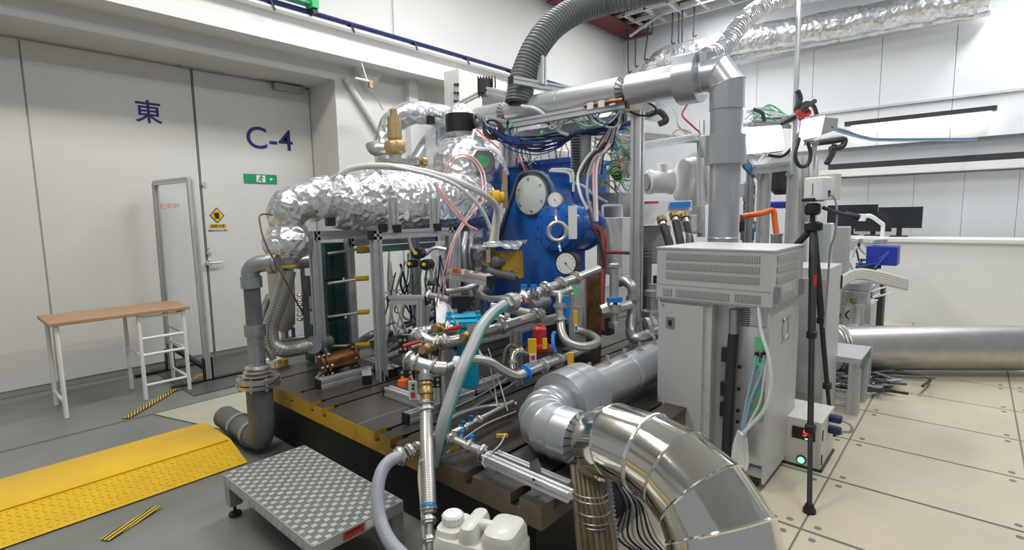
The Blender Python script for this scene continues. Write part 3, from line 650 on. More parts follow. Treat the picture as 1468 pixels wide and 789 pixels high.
# supporting frame
fr = thing('support_frame', 'aluminium profile frame carrying the foil vessel over the bed', 'frame', (2.1, 3.1, BZ))
pa, pb, pc, pd_ = az(462, 535, BZ+.04), az(508, 512, BZ+.04), az(548, 545, BZ), az(600, 505, BZ)
za = ay(460, 325, pa.y).z; zc_ = ay(546, 335, pc.y).z; ztop = ZV-.195
pe = ay(645, 335, pc.y); base0 = az(457, 551, BZ+.03); 
mem = [((pa.x, pa.y, BZ+.12), (pa.x, pa.y, ztop)), ((pb.x, pb.y, BZ), (pb.x, pb.y, ztop-.0)), ((pc.x, pc.y, BZ), (pc.x, pc.y, ztop)), ((pd_.x, pd_.y, BZ), (pd_.x, pd_.y, ztop)), ((pe.x, pc.y, BZ), (pe.x, pc.y, ztop)),
       ((pa.x, pa.y, ztop-.03), (pc.x+.3, pa.y, ztop-.03)), ((pc.x-.03, pc.y, ztop-.03), (pe.x+.03, pc.y, ztop-.03)), ((pb.x, pb.y, ztop-.1), (pd_.x+.35, pb.y, ztop-.1)),
       (base0, (pb.x-.1, base0.y, BZ+.03)), ((pb.x-.12, base0.y+.03, BZ+.03), (pb.x-.12+(pc.x-pb.x), pc.y, BZ+.03)), ((pb.x, base0.y-.05, BZ+.03), (pc.x+.06, pc.y, BZ+.03)),
       ((pb.x, pb.y, BZ+.12), (pd_.x+.5, pb.y, BZ+.12)), ((pb.x, pb.y, BZ+.03), (pb.x, pc.y, BZ+.03))]
frame(fr, mem, .06)
MB().lathe((pa.x, pa.y, BZ), (0, 0, 1), [(0, .05), (.015, .05), (.035, .022), (.04, .01), (.14, .01)], 16).build('levelling_foot', 'steel', fr)
for px in (565, 623): a = ay(px, 325, pc.y-.0); MB().ext((a.x, a.y, ztop-.03), (a.x, a.y, ztop+.22), .05).build('aluminium_profile', 'alu', fr)
for px, py in ((565, 328), (623, 326), (470, 318), (545, 327)): a = ay(px, py, pc.y); MB().box((a.x, a.y-.03, a.z), (.055, .03, .055)).build('corner_cap', 'black', fr)
for a in ((pb.x+.05, base0.y, BZ+.03), (pc.x-.02, pc.y-.03, BZ+.03), (pc.x+.1, pc.y, BZ+.03)): MB().prism([V(a)+V((0, 0, -.03)), V(a)+V((.06, 0, -.03)), V(a)+V((0, 0, .05))], (0, .03, 0)).build('gusset', 'aludull', fr)
MB().ext((pb.x+.05, pb.y-.05, ztop-.16), (pd_.x+.3, pb.y-.05, ztop-.16), .05).build('green_taped_rail', 'aludull', fr)
MB().bx(pb.x+.1, pb.x+.42, pb.y-.08, pb.y-.077, ztop-.175, ztop-.145).build('tape', 'greentape', fr)
# green heat exchanger
gx = thing('green_heat_exchanger', 'dark green bolted heat exchanger standing behind the first frame posts', 'heat exchanger', (2.1, 3.75, BZ))
Dg = 3.95
gl, gm, gr = ad(433, 430, Dg+.15), ad(468, 430, Dg-.05), ad(494, 430, Dg+.05)
ux_ = V((gm.x-gl.x, gm.y-gl.y, 0)); uy_ = V((gr.x-gm.x, gr.y-gm.y, 0)); z0, z1 = BZ+.08, ad(470, 345, Dg).z
def gbox(a, b, c, d, z0, z1, name, m, par, **k):
    q = [V((gm.x, gm.y, 0)) - ux_*a + uy_*c, V((gm.x, gm.y, 0)) - ux_*b + uy_*c, V((gm.x, gm.y, 0)) - ux_*b + uy_*d, V((gm.x, gm.y, 0)) - ux_*a + uy_*d]
    return MB().prism([p+V((0, 0, z0)) for p in q], (0, 0, z1-z0)).build(name, m, par, **k)
gbox(0, 1, 0, .95, z0, z1-.12, 'body', 'green', gx); hh = (z1-z0)/3
for k in range(3): gbox(-.08, .42, -.04, 1.0, z0+k*hh+.01, z0+(k+1)*hh-.015, 'block', 'green', gx); gbox(-.14, .3, .30, .42, z0+k*hh+.02, z0+(k+1)*hh-.03, 'rib', 'green', gx)
gbox(.3, 1.05, .0, .8, z1-.14, z1-.09, 'top_flange', 'green', gx)
gbox(.25, .95, -.08, 1.0, z0-.07, z0, 'foot', 'green', gx)
for k, (zz, m_, w_, h_) in enumerate(((1.10, 'white', .5, .035), (.98, 'black', .35, .08), (.86, 'canister', .3, .05), (.74, 'offwhite', .3, .05), (1.24, 'canister', .3, .04))):
    q = [V((gm.x, gm.y, 0)) - ux_*(.5+.0) - uy_*.055 + ux_*w_/2*s_ for s_ in (1, -1)]; MB().prism([q[0]+V((0, 0, zz-h_)), q[1]+V((0, 0, zz-h_)), q[1]+V((0, 0, zz+h_)), q[0]+V((0, 0, zz+h_))], tuple(-uy_*.02)).build('data_plate', m_, gx)
for k, (a, b_, c, d) in enumerate(((492, 361, 522, 356), (490, 404, 524, 399), (492, 452, 525, 447), (492, 494, 526, 494))):
    t_ = MB().cyl(ad(470, b_+3, Dg-.1), ad(a+28, d+.5, Dg-.05), .011, n=8).build('tie_rod', 'aludull', gx); MB().cyl(ad(a+20, d+1, Dg-.05), ad(c+4, d, Dg-.05), .019, n=10).build('yellow_cap', 'yellow', t_)
for k, (a, b_) in enumerate(((490, 393), (494, 440), (495, 483))): MB().cyl(ad(a-4, b_, Dg+.1), ad(a+3, b_, Dg+.1), .022, n=10).build('yellow_cap', 'yellow', gx)
for k in range(6): MB().lathe(ad(430, 425+k*7, Dg+.1), (0, 0, 1), [(0, .02), (.01, .03), (.02, .02)], 10).build('threaded_port', 'steel', gx)
# flanged rusty spool
t = thing('flanged_spool', 'rusty copper coloured flanged pipe spool lying on the bed', 'pipe spool', az(485, 535, BZ))
a, c = ad(461, 523, 3.62), ad(508, 509, 3.75); dd = c-a
MB().cyl(a, c, R(14, 3.6), n=22).build('barrel', 'copper', t)
for q, s_ in ((a, 1), (a+dd*.13, 1), (c, 1)): mbf = MB(); flange(mbf, q, dd, R(19 if s_ else 16, 3.6), .018); f_ = mbf.build('flange', 'copper', t)
bolts(a+dd*.07, dd, R(17, 3.6), 6, .009, .08, t, 'steel'); bolts(c, dd, R(17, 3.6), 6, .009, .05, t, 'brass')
for px, py, c_ in ((398, 518, 'white'), ): single(MB().box(az(px, py, BZ+.03), (.16, .12, .06), rz=.5), 'paper_stack', 'white paper bundle on the far corner of the bed', 'paper', 'white')
for i, (px, py) in enumerate(((396, 522), (407, 520))): o = single(MB().box(az(px, py, BZ+.025), (.05, .04, .05), rz=.4), 'yellow_block', ('left small yellow block on the far corner of the bed', 'right small yellow block on the far corner of the bed')[i], 'block', 'yellow')
# pale tank and white panel seen between the posts
t = thing('white_tank', 'white round shouldered tank behind the posts under the foil vessel', 'tank', ad(560, 480, 5.2))
q = ad(600, 520, 5.2); MB().lathe((q.x, q.y, gz(q.x, q.y)), (0, 0, 1), [(0, .3), (.05, .34), (.6, .34), (.72, .28), (.78, .1)], 28).build('tank_body', 'white', t)
MB().torus((q.x, q.y, .75), (0, 0, 1), .345, .012, 30).build('strap', 'aludull', t)
t = thing('sensor_bank', 'black pressure switches with yellow screws hung on the frame rail', 'switch bank', ad(598, 375, 3.7))
for px, py, r_ in ((597, 364, 8), (588, 379, 6), (609, 380, 8)):
    p = ad(px, py, 3.6); s_ = MB().cyl(p, ad(px+7, py-1, 3.7), R(r_, 3.6), n=14).build('switch', 'black', t); MB().cyl(ad(px-2, py-1, 3.57), p, .012, n=8).build('screw', 'yellow', s_)
for pts in (((586, 340, 3.6), (590, 356, 3.6), (597, 364, 3.6)), ((610, 366, 3.7), (622, 356, 3.7), (640, 358, 3.7)), ((617, 385, 3.65), (618, 395, 3.65), (618, 405, 3.65))):
    MB().tube(L(*pts), .012, 8).build('tubing', 'steel', t)
MB().lathe(ad(618, 409, 3.65), (0, 0, 1), [(0, .03), (.012, .03), (.03, .01)], 10).build('nozzle', 'black', t)
# blowdown hoses / light clutter between posts
cl = thing('cable_bundle', 'tangle of dark and pale cables hanging behind the frame posts', 'cables', ad(590, 440, 4.3))
random.seed(3)
for i in range(26):
    x0 = random.uniform(556, 650); x1 = x0+random.uniform(-35, 35); D0 = random.uniform(3.9, 4.6); y0 = random.uniform(352, 400); y1 = random.uniform(430, 500)
    MB().tube(L((x0, y0, D0), (x0+random.uniform(-14, 14), (y0+y1)/2, D0), (x1, y1, D0), (x1+random.uniform(-20, 20), y1-random.uniform(-10, 20), D0)), random.choice((.005, .007, .01)), 5, res=4).build('cable', random.choice(('cableblack', 'cablegrey', 'cablegrey', 'hosewhite', 'hosewhite', 'cablegreen', 'navy', 'cableblack')), cl)
for i, (a, b_, r_) in enumerate((((560, 500, 4), (640, 475, 4.3), .022), ((556, 512, 3.9), (650, 490, 4.2), .026), ((575, 470, 4.3), (655, 452, 4.5), .02), ((600, 452, 4.4), (650, 440, 4.6), .024), ((515, 490, 4.1), (560, 478, 4.3), .03))):
    tube1('background_pipe', ('middle of the low steel pipes rising right behind the vessel frame', 'lowest steel pipe running right behind the vessel frame', 'upper slim steel pipe behind the third frame post', 'topmost short steel pipe behind the rear frame post', 'short thick pipe between the second and third frame posts')[i], 'pipe', 'galv', L(a, ((a[0]+b_[0])/2, (a[1]+b_[1])/2-6, a[2]), b_), r_)
for i, (px, py, w_, h_, D_) in enumerate(((545, 505, 30, 26, 4.6), (575, 512, 26, 22, 4.4), (640, 480, 28, 30, 4.3), (655, 430, 24, 50, 4.6), (672, 400, 22, 60, 4.9))):
    o = single(MB().rbox(ad(px, py, D_), (R(w_, D_), R(w_, D_)*.8, R(h_, D_)), .02, rz=.2*i), 'dark_housing', ('grey block on the bed just left of the third frame post', 'dark block on the bed right of the third frame post', 'grey block behind the left end of the pump stand', 'tall dark block behind the orange plugged connector strip', 'tall grey block behind the pink tubing')[i], 'housing', 'dark' if i % 2 else 'pipegrey')
frame(thing('bracket_frame', 'aluminium frame with posts behind the green taped rail', 'frame', ad(660, 440, 4.0)), [(ad(652, 335, 3.9), ad(652, 455, 3.9)), (ad(606, 430, 3.5), ad(606, 480, 3.5)), (ad(560, 430, 3.6), ad(612, 430, 3.5)), (ad(645, 392, 3.4), ad(703, 403, 3.1)), (ad(640, 420, 4.3), ad(700, 410, 4.4))], .06)
o = thing('terminal_strip', 'connector strip with orange and white plugs on the bracket rail', 'connector strip', ad(672, 388, 3.2))
for i in range(9): MB().box(ad(652+i*6, 388+i*1.0, 3.22), (.02, .02, .03), rz=.3).build('plug', ('orange', 'orange', 'white', 'canister', 'white', 'brasspale', 'orange', 'redpipe', 'white')[i], o)
# ================================================================ dome vessel, safety valve, foil duct behind the long vessel
XD = 3.6; dc_ = ax(668, 232, XD); rD = .37
t = thing('foil_dome_vessel', 'upright domed vessel wrapped in foil with black band on its neck', 'vessel', (dc_.x, dc_.y, BZ))
MB().lathe((dc_.x, dc_.y, BZ), (0, 0, 1), [(0, .3), (.05, .34), (dc_.z-BZ-.5, .37), (dc_.z-BZ, .37), (dc_.z-BZ+.08, .35), (dc_.z-BZ+.15, .29), (dc_.z-BZ+.21, .2), (dc_.z-BZ+.24, .14)], 40, nz=.025).build('wrapped_shell', 'foilsoft', t)
tz = dc_.z+.225; MB().lathe((dc_.x-.04, dc_.y+.02, tz), (0, 0, 1), [(0, .14), (.02, .155), (.04, .155), (.045, .14)], 28).build('neck_flange', 'steel', t)
MB().lathe((dc_.x-.04, dc_.y+.02, tz+.045), (0, 0, 1), [(0, .142), (.17, .142)], 28).build('black_band', 'black', t)
MB().lathe((dc_.x-.04, dc_.y+.02, tz+.21), (0, 0, 1), [(0, .13), (.03, .12), (.08, .08), (.11, .04)], 24, nz=.01).build('foil_cap', 'foil', t)
MB().box(V((dc_.x-.04, dc_.y+.02, tz+.13))+_r*.17, (.09, .05, .04), rz=-.85).build('clamp', 'black', t)
g = ad(693, 231, dep(dc_)-.36); gd = (CAM-g); gd.z = 0; gd = (gd.normalized()*.5+V((0, -1, 0))*.6).normalized()
sg_ = MB().lathe(g-gd*.08, gd, [(0, .12), (.08, .12), (.09, .11)], 24).build('sight_port', 'steel', t); MB().lathe(g+gd*.012, gd, [(0, .06), (.01, .06)], 14, nz=.03).build('green_tape_patch', 'greentape', sg_)
for px in (628, 650): MB().ext(ad(px, 180, 5.0), ad(px, 250, 5.0), .035).build('support_rod', 'alu', t)
single(MB().lathe(ad(618, 235, 4.9), (0, 0, 1), [(0, .05), (.30, .05), (.31, .055), (.33, .055)], 16), 'glass_tube', 'clear upright glass tube beside the domed foil vessel', 'tube', 'glass')
single(MB().lathe(ad(617.5, 178, 4.9), (0, 0, 1), [(0, .04), (.07, .04), (.08, .03)], 12), 'tube_stopper', 'small black stopper above the clear glass tube', 'stopper', 'black')
# safety valve
t = thing('safety_valve', 'tall brass safety valve standing above the long foil vessel', 'valve', ad(567, 235, 4.3))
b = ad(567, 222, 4.3); MB().lathe(b, (0, 0, 1), [(0, .05), (.02, .085), (.07, .095), (.10, .085), (.12, .05), (.13, .06), (.30, .055), (.305, .03), (.36, .03), (.365, .02)], 20).build('valve_body', 'brasspale', t)
MB().lathe(b+V((0, 0, -.30)), (0, 0, 1), [(0, .04), (.24, .04), (.241, .05), (.30, .05)], 12).build('base_nut', 'canister', t)
MB().cyl(b+V((0, 0, .05)), b+V((0, 0, .05))-_r*.14, .05, n=14).build('outlet', 'steel', t)
MB().tube([b+V((0, 0, .05))-_r*.12, b+V((0, 0, .05))-_r*.17, b+V((0, 0, .10))-_r*.19], .055, 14).build('outlet_elbow', 'aludull', t)
mb = MB(); flange(mb, b+V((.02, 0, -.06)), (0, 0, 1), .17, .03); mb.build('flange', 'steel', t); bolts(b+V((.02, 0, -.05)), (0, 0, 1), .145, 8, .012, .06, t)
single(MB().lathe(ad(603, 232, 4.5), V(_r), [(-.07, .02), (-.05, .04), (-.02, .045), (0, .025), (.03, .04), (.06, .03)], 12), 'brass_valve', 'small dark brass valve beside the safety valve', 'valve', 'brass')
Db = 5.2
tube1('foil_bend_duct', 'shiny foil air duct bending down on the left wall side', 'duct', 'foilsoft', L((553, 235, Db), (553, 205, Db), (562, 178, Db), (585, 163, Db), (615, 163, Db+.1), (655, 172, Db+.2)), R(16, Db), n=20, nz=.015)
tube1('grey_duct', 'smooth grey duct sloping down behind the glass tube', 'duct', 'lagging', L((650, 172, 5.6), (620, 200, 5.5), (595, 240, 5.4)), R(13, 5.5), n=18)
# wall box and motor
t = thing('wall_cabinet', 'pale grey box with bolted strip on the wall behind the vessels', 'box', ad(670, 140, 6.6))
a = ad(640, 112, 6.8); MB().box(ad(665, 155, 6.8), (.45, .25, .85), rz=.1).build('housing', 'offwhite', t)
MB().box(ad(657, 135, 6.6), (.08, .02, .34), rz=.1).build('bolted_strip', 'white', t)
for py in (121, 133, 145):
    for px in (652, 656): MB().cyl(ad(px, py, 6.5), ad(px, py, 6.58), .016, n=8).build('bolt', 'black', t)
t = thing('finned_motor', 'black finned motor on a grey arm beside the pale wall box', 'motor', ad(695, 125, 6.0))
c = ad(696, 125, 6.0); MB().rbox(c, (.18, .16, .18), .03, rz=.6).build('motor_body', 'rubber', t)
for k in range(7): MB().box(c+_r*(-.08+k*.032), (.012, .2, .20), rz=-.85+.0).build('fin', 'black', t)
MB().ext(ad(701, 131, 5.9), ad(742, 142, 5.2), .09).build('arm', 'aludull', t); MB().ext(ad(642, 158, 6.2), ad(688, 134, 6.1), .05).build('bracket', 'aludull', t)
# ================================================================ lagged overhead pipe
XP = 3.7
hp = [ax(x_, y_, XP) for x_, y_ in ((975, 118), (820, 146), (690, 167))]; ZP = sum(p.z for p in hp)/3
yv = ax(1042, 150, XP).y; yA = {px: ax(px, 140, XP).y for px in (600, 722, 733, 891, 904, 975, 1004)}
t = thing('lagged_overhead_pipe', 'silver lagged pipe running overhead and turning down behind the cabinet', 'pipe', (XP, yv, 0))
def P_(y): return V((XP, y, ZP))
segs([P_(ax(686, 167, XP).y), P_(yA[722])], .105, 'lagging', t, bead=0)
segs([P_(yA[733]), P_((yA[733]+yA[891])/2), P_(yA[891])], .112, 'lagging', t)
segs([P_(yA[904]), P_(yA[975])], .115, 'lagging', t, bead=0)
segs([P_(yA[975]), P_(yA[1004])], .17, 'lagging', t, 'collar', bead=0)
for y in (yA[722], yA[891]):
    rs_ = MB()
    for k in range(16): a = k*math.pi/8; e = V((math.cos(a), 0, math.sin(a))); rs_.prism([P_(y)+e*.105+V((0, .0, 0)), P_(y)+e*.06+V((0, -.035, 0)), P_(y)+V((math.cos(a+.3), 0, math.sin(a+.3)))*.06+V((0, -.035, 0)), P_(y)+V((math.cos(a+.3), 0, math.sin(a+.3)))*.105], (0, -.003, 0))
    rs_.build('folded_end', 'aludull', t); MB().lathe(P_(y+.01), (0, -1, 0), [(0, .055), (.05, .06), (.08, .06), (.09, .05), (.12, .05)], 16).build('bare_coupling', 'brasspale', t)
segs([P_(yA[1004]), P_(yv+.16), P_(yv+.06)+V((0, 0, .0)), P_(yv)+V((0, 0, -.09)), P_(yv)+V((0, 0, -.25))], .112, 'lagging', t, 'gore')
MB().lathe(P_(yv+.15)+V((0, 0, 0)), (0, 0, 1), [(0, .08), (.14, .08), (.15, .065)], 20).build('branch', 'lagging', t)
zc1, zc2 = ax(1040, 195, XP).z, ax(1040, 236, XP).z
segs([P_(yv)+V((0, 0, -.25)), V((XP, yv, zc1))], .105, 'lagging', t); segs([V((XP, yv, zc1)), V((XP, yv, zc2))], .135, 'lagging', t, 'collar')
MB().lathe((XP, yv, BZ), (0, 0, 1), [(0, .15), (.02, .15), (.025, .1)], 24).build('foot_flange', 'steel', t)
segs([V((XP, yv, zc2)), V((XP, yv, zc2-.5)), V((XP, yv, BZ+.02))], .10, 'lagging', t)
# spiral steel flex from the branch
ps = [P_(yv+.15)+V((0, 0, .12))] + L((1036, 70, 3.7), (1060, 38, 3.8), (1090, 12, 4.0), (1140, -6, 4.3), (1200, -14, 4.7), (1290, -30, 5.0))
tube1('spiral_steel_duct', 'shiny spiral steel hose climbing from the overhead pipe to the right', 'duct', 'foilsoft', ps, .065, n=14, rib=(.028, .012))
# ribbed grey duct with its portal
Dd = 4.6
t = thing('ribbed_duct', 'large grey ribbed flexible duct arching over the machinery', 'duct', ad(745, 145, Dd))
MB().tube(L((743, 148, Dd), (748, 120, Dd), (757, 92, Dd), (772, 62, Dd), (795, 35, Dd+.05), (825, 16, Dd+.1), (865, 2, Dd+.1), (910, -8, Dd), (980, -26, Dd), (1080, -50, Dd)), R(18.5, Dd), 22, rib=(.03, .012), cap=False).build('ribbed_hose', 'ductgrey', t)
a, c = ad(743, 150, Dd), ad(745, 138, Dd); MB().lathe(a, c-a, [(0, R(16, Dd)), (.08, R(17, Dd)), (.085, R(15, Dd)), (.0, R(14, Dd))], 24, cap=False).build('end_cuff', 'ductgrey', t)
MB().torus(ad(747, 121, Dd), c-a, R(19, Dd), .01).build('band', 'aludull', t)
fr2 = thing('duct_portal', 'aluminium profile portal clamping the open end of the ribbed duct', 'frame', ad(775, 130, 4.5))
frame(fr2, [(ad(733, 115, 4.4), ad(817, 130, 4.75)), (ad(777, 82, 4.55), ad(777, 122, 4.55)), (ad(804, 130, 4.75), ad(803, 178, 4.75)), (ad(700, 130, 5.4), ad(735, 137, 5.0)), (ad(750, 150, 4.9), ad(750, 178, 4.9))], .06)
# ================================================================ overhead frame with posts
XF = 3.78
fo = thing('profile_gantry', 'tall aluminium profile frame beside the blue machine with long overhead rails', 'frame', (XF, 2.2, BZ))
q = ax(913, 300, XF); qt = ax(912, 160, XF)
MB().ext((q.x, q.y, BZ), (q.x, q.y, qt.z), .078).build('post', 'alu', fo)
r1, r2, r3 = ad(898, 149, 4.0), ad(731, 179, 4.62), ad(686, 169, 4.9)
frame(fo, [(r1, r2), (r2, r3), (ad(895, 170, 4.25), ad(740, 197, 4.9)), ((q.x, q.y, qt.z-.27), ad(1000, 196, 5.6)), (ad(880, 204, 5.0), ad(1000, 200, 5.6)), (ad(727, 182, 4.7), ad(727, 240, 4.7)), (ad(737, 182, 4.9), ad(737, 240, 4.9)), (ad(1005, 172, 5.6), ad(1005, 340, 5.6))], .065)
MB().prism([ad(735, 190, 5.0), ad(893, 165, 4.4), ad(893, 185, 4.5), ad(735, 210, 5.0)], (.01, .02, .01)).build('deck_panel', 'cabinetdark', fo)
MB().tube(L((838, 152, 4.15), (893, 143, 3.95)), .018, 8).build('copper_conduit', 'copper', fo)
for x_, y_ in ((846, 152), (862, 149), (878, 146)): MB().box(ad(x_, y_, 4.0), (.012, .05, .05)).build('clip', 'white', fo)
MB().lathe(ad(831, 143, 4.75), (0, -1, 0), [(-.02, .115), (.04, .117)], 20).build('green_tape_ring', 'greentape', fo)
single(MB().prism([ad(925, 172, 5.2), ad(990, 186, 5.6), ad(990, 196, 5.6), ad(925, 190, 5.2)], (.3, .25, .0)), 'white_sheet', 'white covering sheet lying on the rails behind the tall post', 'sheet', 'white')
single(MB().tube(L((928, 165, 5.0), (945, 160, 5.0), (955, 172, 5.0), (945, 178, 5.0)), .03, 8), 'cable_loop', 'thick dark cable looped on the white sheet', 'cable', 'rubber')
# slotted cable trunking
t = thing('cable_trunking', 'grey slotted cable trunking hanging above the blue machine', 'trunking', ad(826, 225, 4.5))
MB().rbox(ad(839, 222, 4.55), (.10, .06, .36), .01, rz=-.8).build('trunking_cover', 'silverback', t); MB().rbox(ad(825.5, 224, 4.5), (.085, .05, .38), .006, rz=-.8).build('trunking_body', 'canister', t)
for k in range(14): MB().box(ad(825.5, 196+k*4.1, 4.46), (.065, .01, .012), rz=-.8).build('slot', 'rubber', t)
# ================================================================ blue machine
XB = 3.6
t = thing('blue_gearbox', 'large blue painted gearbox casing with round bolted cover at the centre', 'gearbox', (XB, 2.9, BZ)); BLUE = t
pl = [(746, 249), (753, 246), (767, 245), (776, 247), (784, 253), (791, 262), (796, 275), (799, 300), (800, 460), (693, 455), (693, 376), (714, 344)]
P3 = [ax(x_, y_, XB) for x_, y_ in pl]; zb = BZ; P3[8].z = zb; P3[9].z = zb
MB().prism(P3, (.42, 0, 0)).build('casing', 'blue', t, smooth=True)
MB().tube([ax(x_, y_, XB-.012) for x_, y_ in ((709, 352), (714, 342), (731, 290), (744, 251), (753, 247), (767, 246), (777, 248), (785, 254), (792, 265), (795, 280))], .017, 6, smooth=False).build('gasket', 'pipegrey', t)
c = ax(764, 280, XB); MB().cyl(c, c+V((-.02, 0, 0)), .185, n=32).build('cover_ring', 'pipegrey', t)
cv = MB().lathe(c+V((-.02, 0, 0)), (-1, 0, 0), [(0, .168), (.018, .168), (.022, .16)], 32).build('round_cover', 'coverplate', t)
for k in range(6): a = k*math.pi/3+.4; e = V((0, math.cos(a), math.sin(a)))*.14; MB().cyl(c+e+V((-.04, 0, 0)), c+e+V((-.05, 0, 0)), .014, n=6).build('bolt', 'steel', cv)
c = ax(803, 326, XB); br = MB().lathe(c+V((-.10, 0, 0)), (1, 0, 0), [(0, .15), (.01, .19), (.03, .205), (.16, .205), (.165, .215), (.20, .215), (.205, .205), (.40, .205), (.405, .22), (.44, .22), (.445, .19), (.50, .16), (.54, .08)], 36).build('barrel', 'blue', t)
MB().lathe(c+V((-.115, .0, 0)), (1, 0, 0), [(0, .10), (.02, .12)], 24).build('barrel_cover', 'blue', t)
for k in range(10): a = k*math.pi/5; e = V((0, math.cos(a), math.sin(a)))*.165; MB().cyl(c+e+V((-.09, 0, 0)), c+e+V((-.108, 0, 0)), .011, n=6).build('bolt', 'blue', t)
MB().box(ad(821, 319, 3.95), (.065, .012, .25), rz=-.75).build('white_bracket', 'white', t)
a, b2 = ax(727, 238, XB+.25), ax(822, 242, XB+.25); MB().bx(XB+.25, XB+.8, b2.y, a.y, ax(730, 292, XB+.25).z, a.z).build('upper_housing', 'blue', t); MB().bx(XB+.22, XB+.85, b2.y-.03, a.y+.03, a.z-.02, a.z+.02).build('top_plate', 'blue', t)
for px, w_ in ((716, 0), (703, 1)): pass
MB().bx(XB+.05, XB+.12, ax(704, 400, XB+.1).y, ax(697, 400, XB+.1).y, .8, ax(700, 305, XB+.1).z).build('side_leg', 'blue', t)
MB().bx(XB-.10, XB, ax(790, 450, XB).y, ax(700, 450, XB).y, BZ, BZ+.12).build('base_flange', 'blue', t)
# orange flange fittings at the left of the gearbox
t = thing('orange_flange', 'orange painted flange and coupling at the left of the gearbox', 'flange', ad(718, 285, 4.5))
MB().box(ad(724, 272, 4.55), (.04, .07, .32), rz=-.8).build('plate', 'brasspale', t); MB().lathe(ad(706, 283, 4.45), V(_r), [(0, .05), (.01, .06), (.06, .06), (.065, .045), (.10, .045)], 16).build('coupling', 'yellow', t)
# yellow guard with foil tray
t = thing('yellow_guard', 'yellow machine guard with crumpled foil tray on top', 'guard', ad(725, 380, 4.1))
MB().prism([ad(692, 358, 4.15), ad(721, 361, 4.0), ad(721, 390, 4.0), ad(705, 386, 4.05), ad(692, 379, 4.15)], tuple(V((.02, .02, 0)))).build('face_plate', 'mustard', t)
MB().prism([ad(721, 361, 4.0), ad(749, 359, 4.2), ad(751, 398, 4.2), ad(745, 400, 4.15), ad(735, 388, 4.1), ad(721, 389, 4.0)], (.02, .02, 0)).build('side_plate', 'mustard', t)
MB().lathe(ad(712, 376, 4.0), (-1, 0, 0), [(-.05, .045), (.02, .045), (.03, .03)], 18).build('shaft_hub', 'pipegrey', t); MB().box(ad(700, 367, 4.02), (.03, .06, .1), rz=-.8).build('bearing_block', 'canister', t)
tr = MB(); n_, m_ = 16, 8; g4 = [ad(690, 357, 4.0), ad(744, 359, 3.9), ad(757, 349, 4.35), ad(701, 347, 4.4)]; gr_ = []
for i in range(n_+1):
    for j in range(m_+1):
        p = g4[0].lerp(g4[1], i/n_).lerp(g4[3].lerp(g4[2], i/n_), j/m_); p.z += noise.noise(p*14)*.03+.02; gr_.append(p)
b0 = len(tr.v); tr.v += gr_ + [p-V((0, 0, .003)) for p in gr_]; N_ = len(gr_)
for i in range(n_):
    for j in range(m_):
        q = [i*(m_+1)+j, (i+1)*(m_+1)+j, (i+1)*(m_+1)+j+1, i*(m_+1)+j+1]; tr.f.append(q); tr.f.append([N_+k for k in q[::-1]])
tr.build('foil_tray', 'foil', t); MB().prism([ad(672, 356, 4.1), ad(696, 360, 4.0), ad(700, 354, 4.2), ad(680, 352, 4.3)], (0, 0, .01)).build('foil_flap', 'foil', t)
tube1('guard_roller', 'grey steel roller under the yellow guard', 'roller', 'pipegrey', L((697, 389, 4.0), (738, 398, 4.05)), .04, n=14)
# gauges
def gauge(name, label, px, py, D, r, depth, fm='white', cm='steel', dirv=None):
    c = ad(px, py, D); d = dirv or (CAM-c).normalized(); t = thing(name, label, 'gauge', c)
    MB().lathe(c-d*depth, d, [(0, r*.9), (.004, r), (depth-.004, r), (depth, r*1.06), (depth+.008, r*1.06), (depth+.009, r*.94)], 28).build('case', cm, t)
    f_ = MB().lathe(c+d*.005, d, [(0, r*.93), (.006, r*.93)], 28).build('dial_face', fm, t)
    x, y, dd = basis(d)
    up = V((0, 0, 1)); up = (up-d*up.dot(d)).normalized(); rt = up.cross(d)*-1
    tk = MB()
    for k in range(11):
        a = math.radians(225-27*k); e = rt*math.cos(a)+up*math.sin(a); tk.cyl(c+d*.0115+e*r*.68, c+d*.0115+e*r*.82, r*.02, n=4)
    tk.build('tick_marks', 'inkblack', f_); e = (rt*math.cos(math.radians(225))+up*math.sin(math.radians(225)))
    MB().cyl(c+d*.013-e*r*.2, c+d*.013+e*r*.7, r*.03, r*.012, n=5).cyl(c+d*.0115, c+d*.015, r*.08, n=8).build('needle', 'inkblack', f_); return t
g1 = gauge('pressure_gauge', 'large round pressure gauge with black case below the blue barrel', 812, 378, 3.75, R(16, 3.75), .10, cm='black', dirv=V((-.96, -.22, .05)).normalized())
g2 = gauge('pressure_gauge', 'small steel pressure gauge in front of the round gearbox cover', 796, 287, 3.95, R(10.5, 3.95), .04, dirv=V((-.9, -.3, .1)).normalized())
sp = thing('siphon_ring', 'round steel siphon ring between the two pressure gauges', 'pipe ring', ad(799, 332, 3.85))
MB().torus(ad(799, 332, 3.85), V((-.85, -.5, .1)), R(13, 3.85), .016, 30).build('ring', 'steel', sp); MB().tube(L((797, 300, 3.9), (797, 312, 3.9), (798, 319, 3.85)), .010, 8).build('upper_stem', 'steel', sp)
MB().tube(L((801, 345, 3.85), (802, 354, 3.85), (804, 362, 3.8)), .010, 8).build('lower_stem', 'steel', sp)
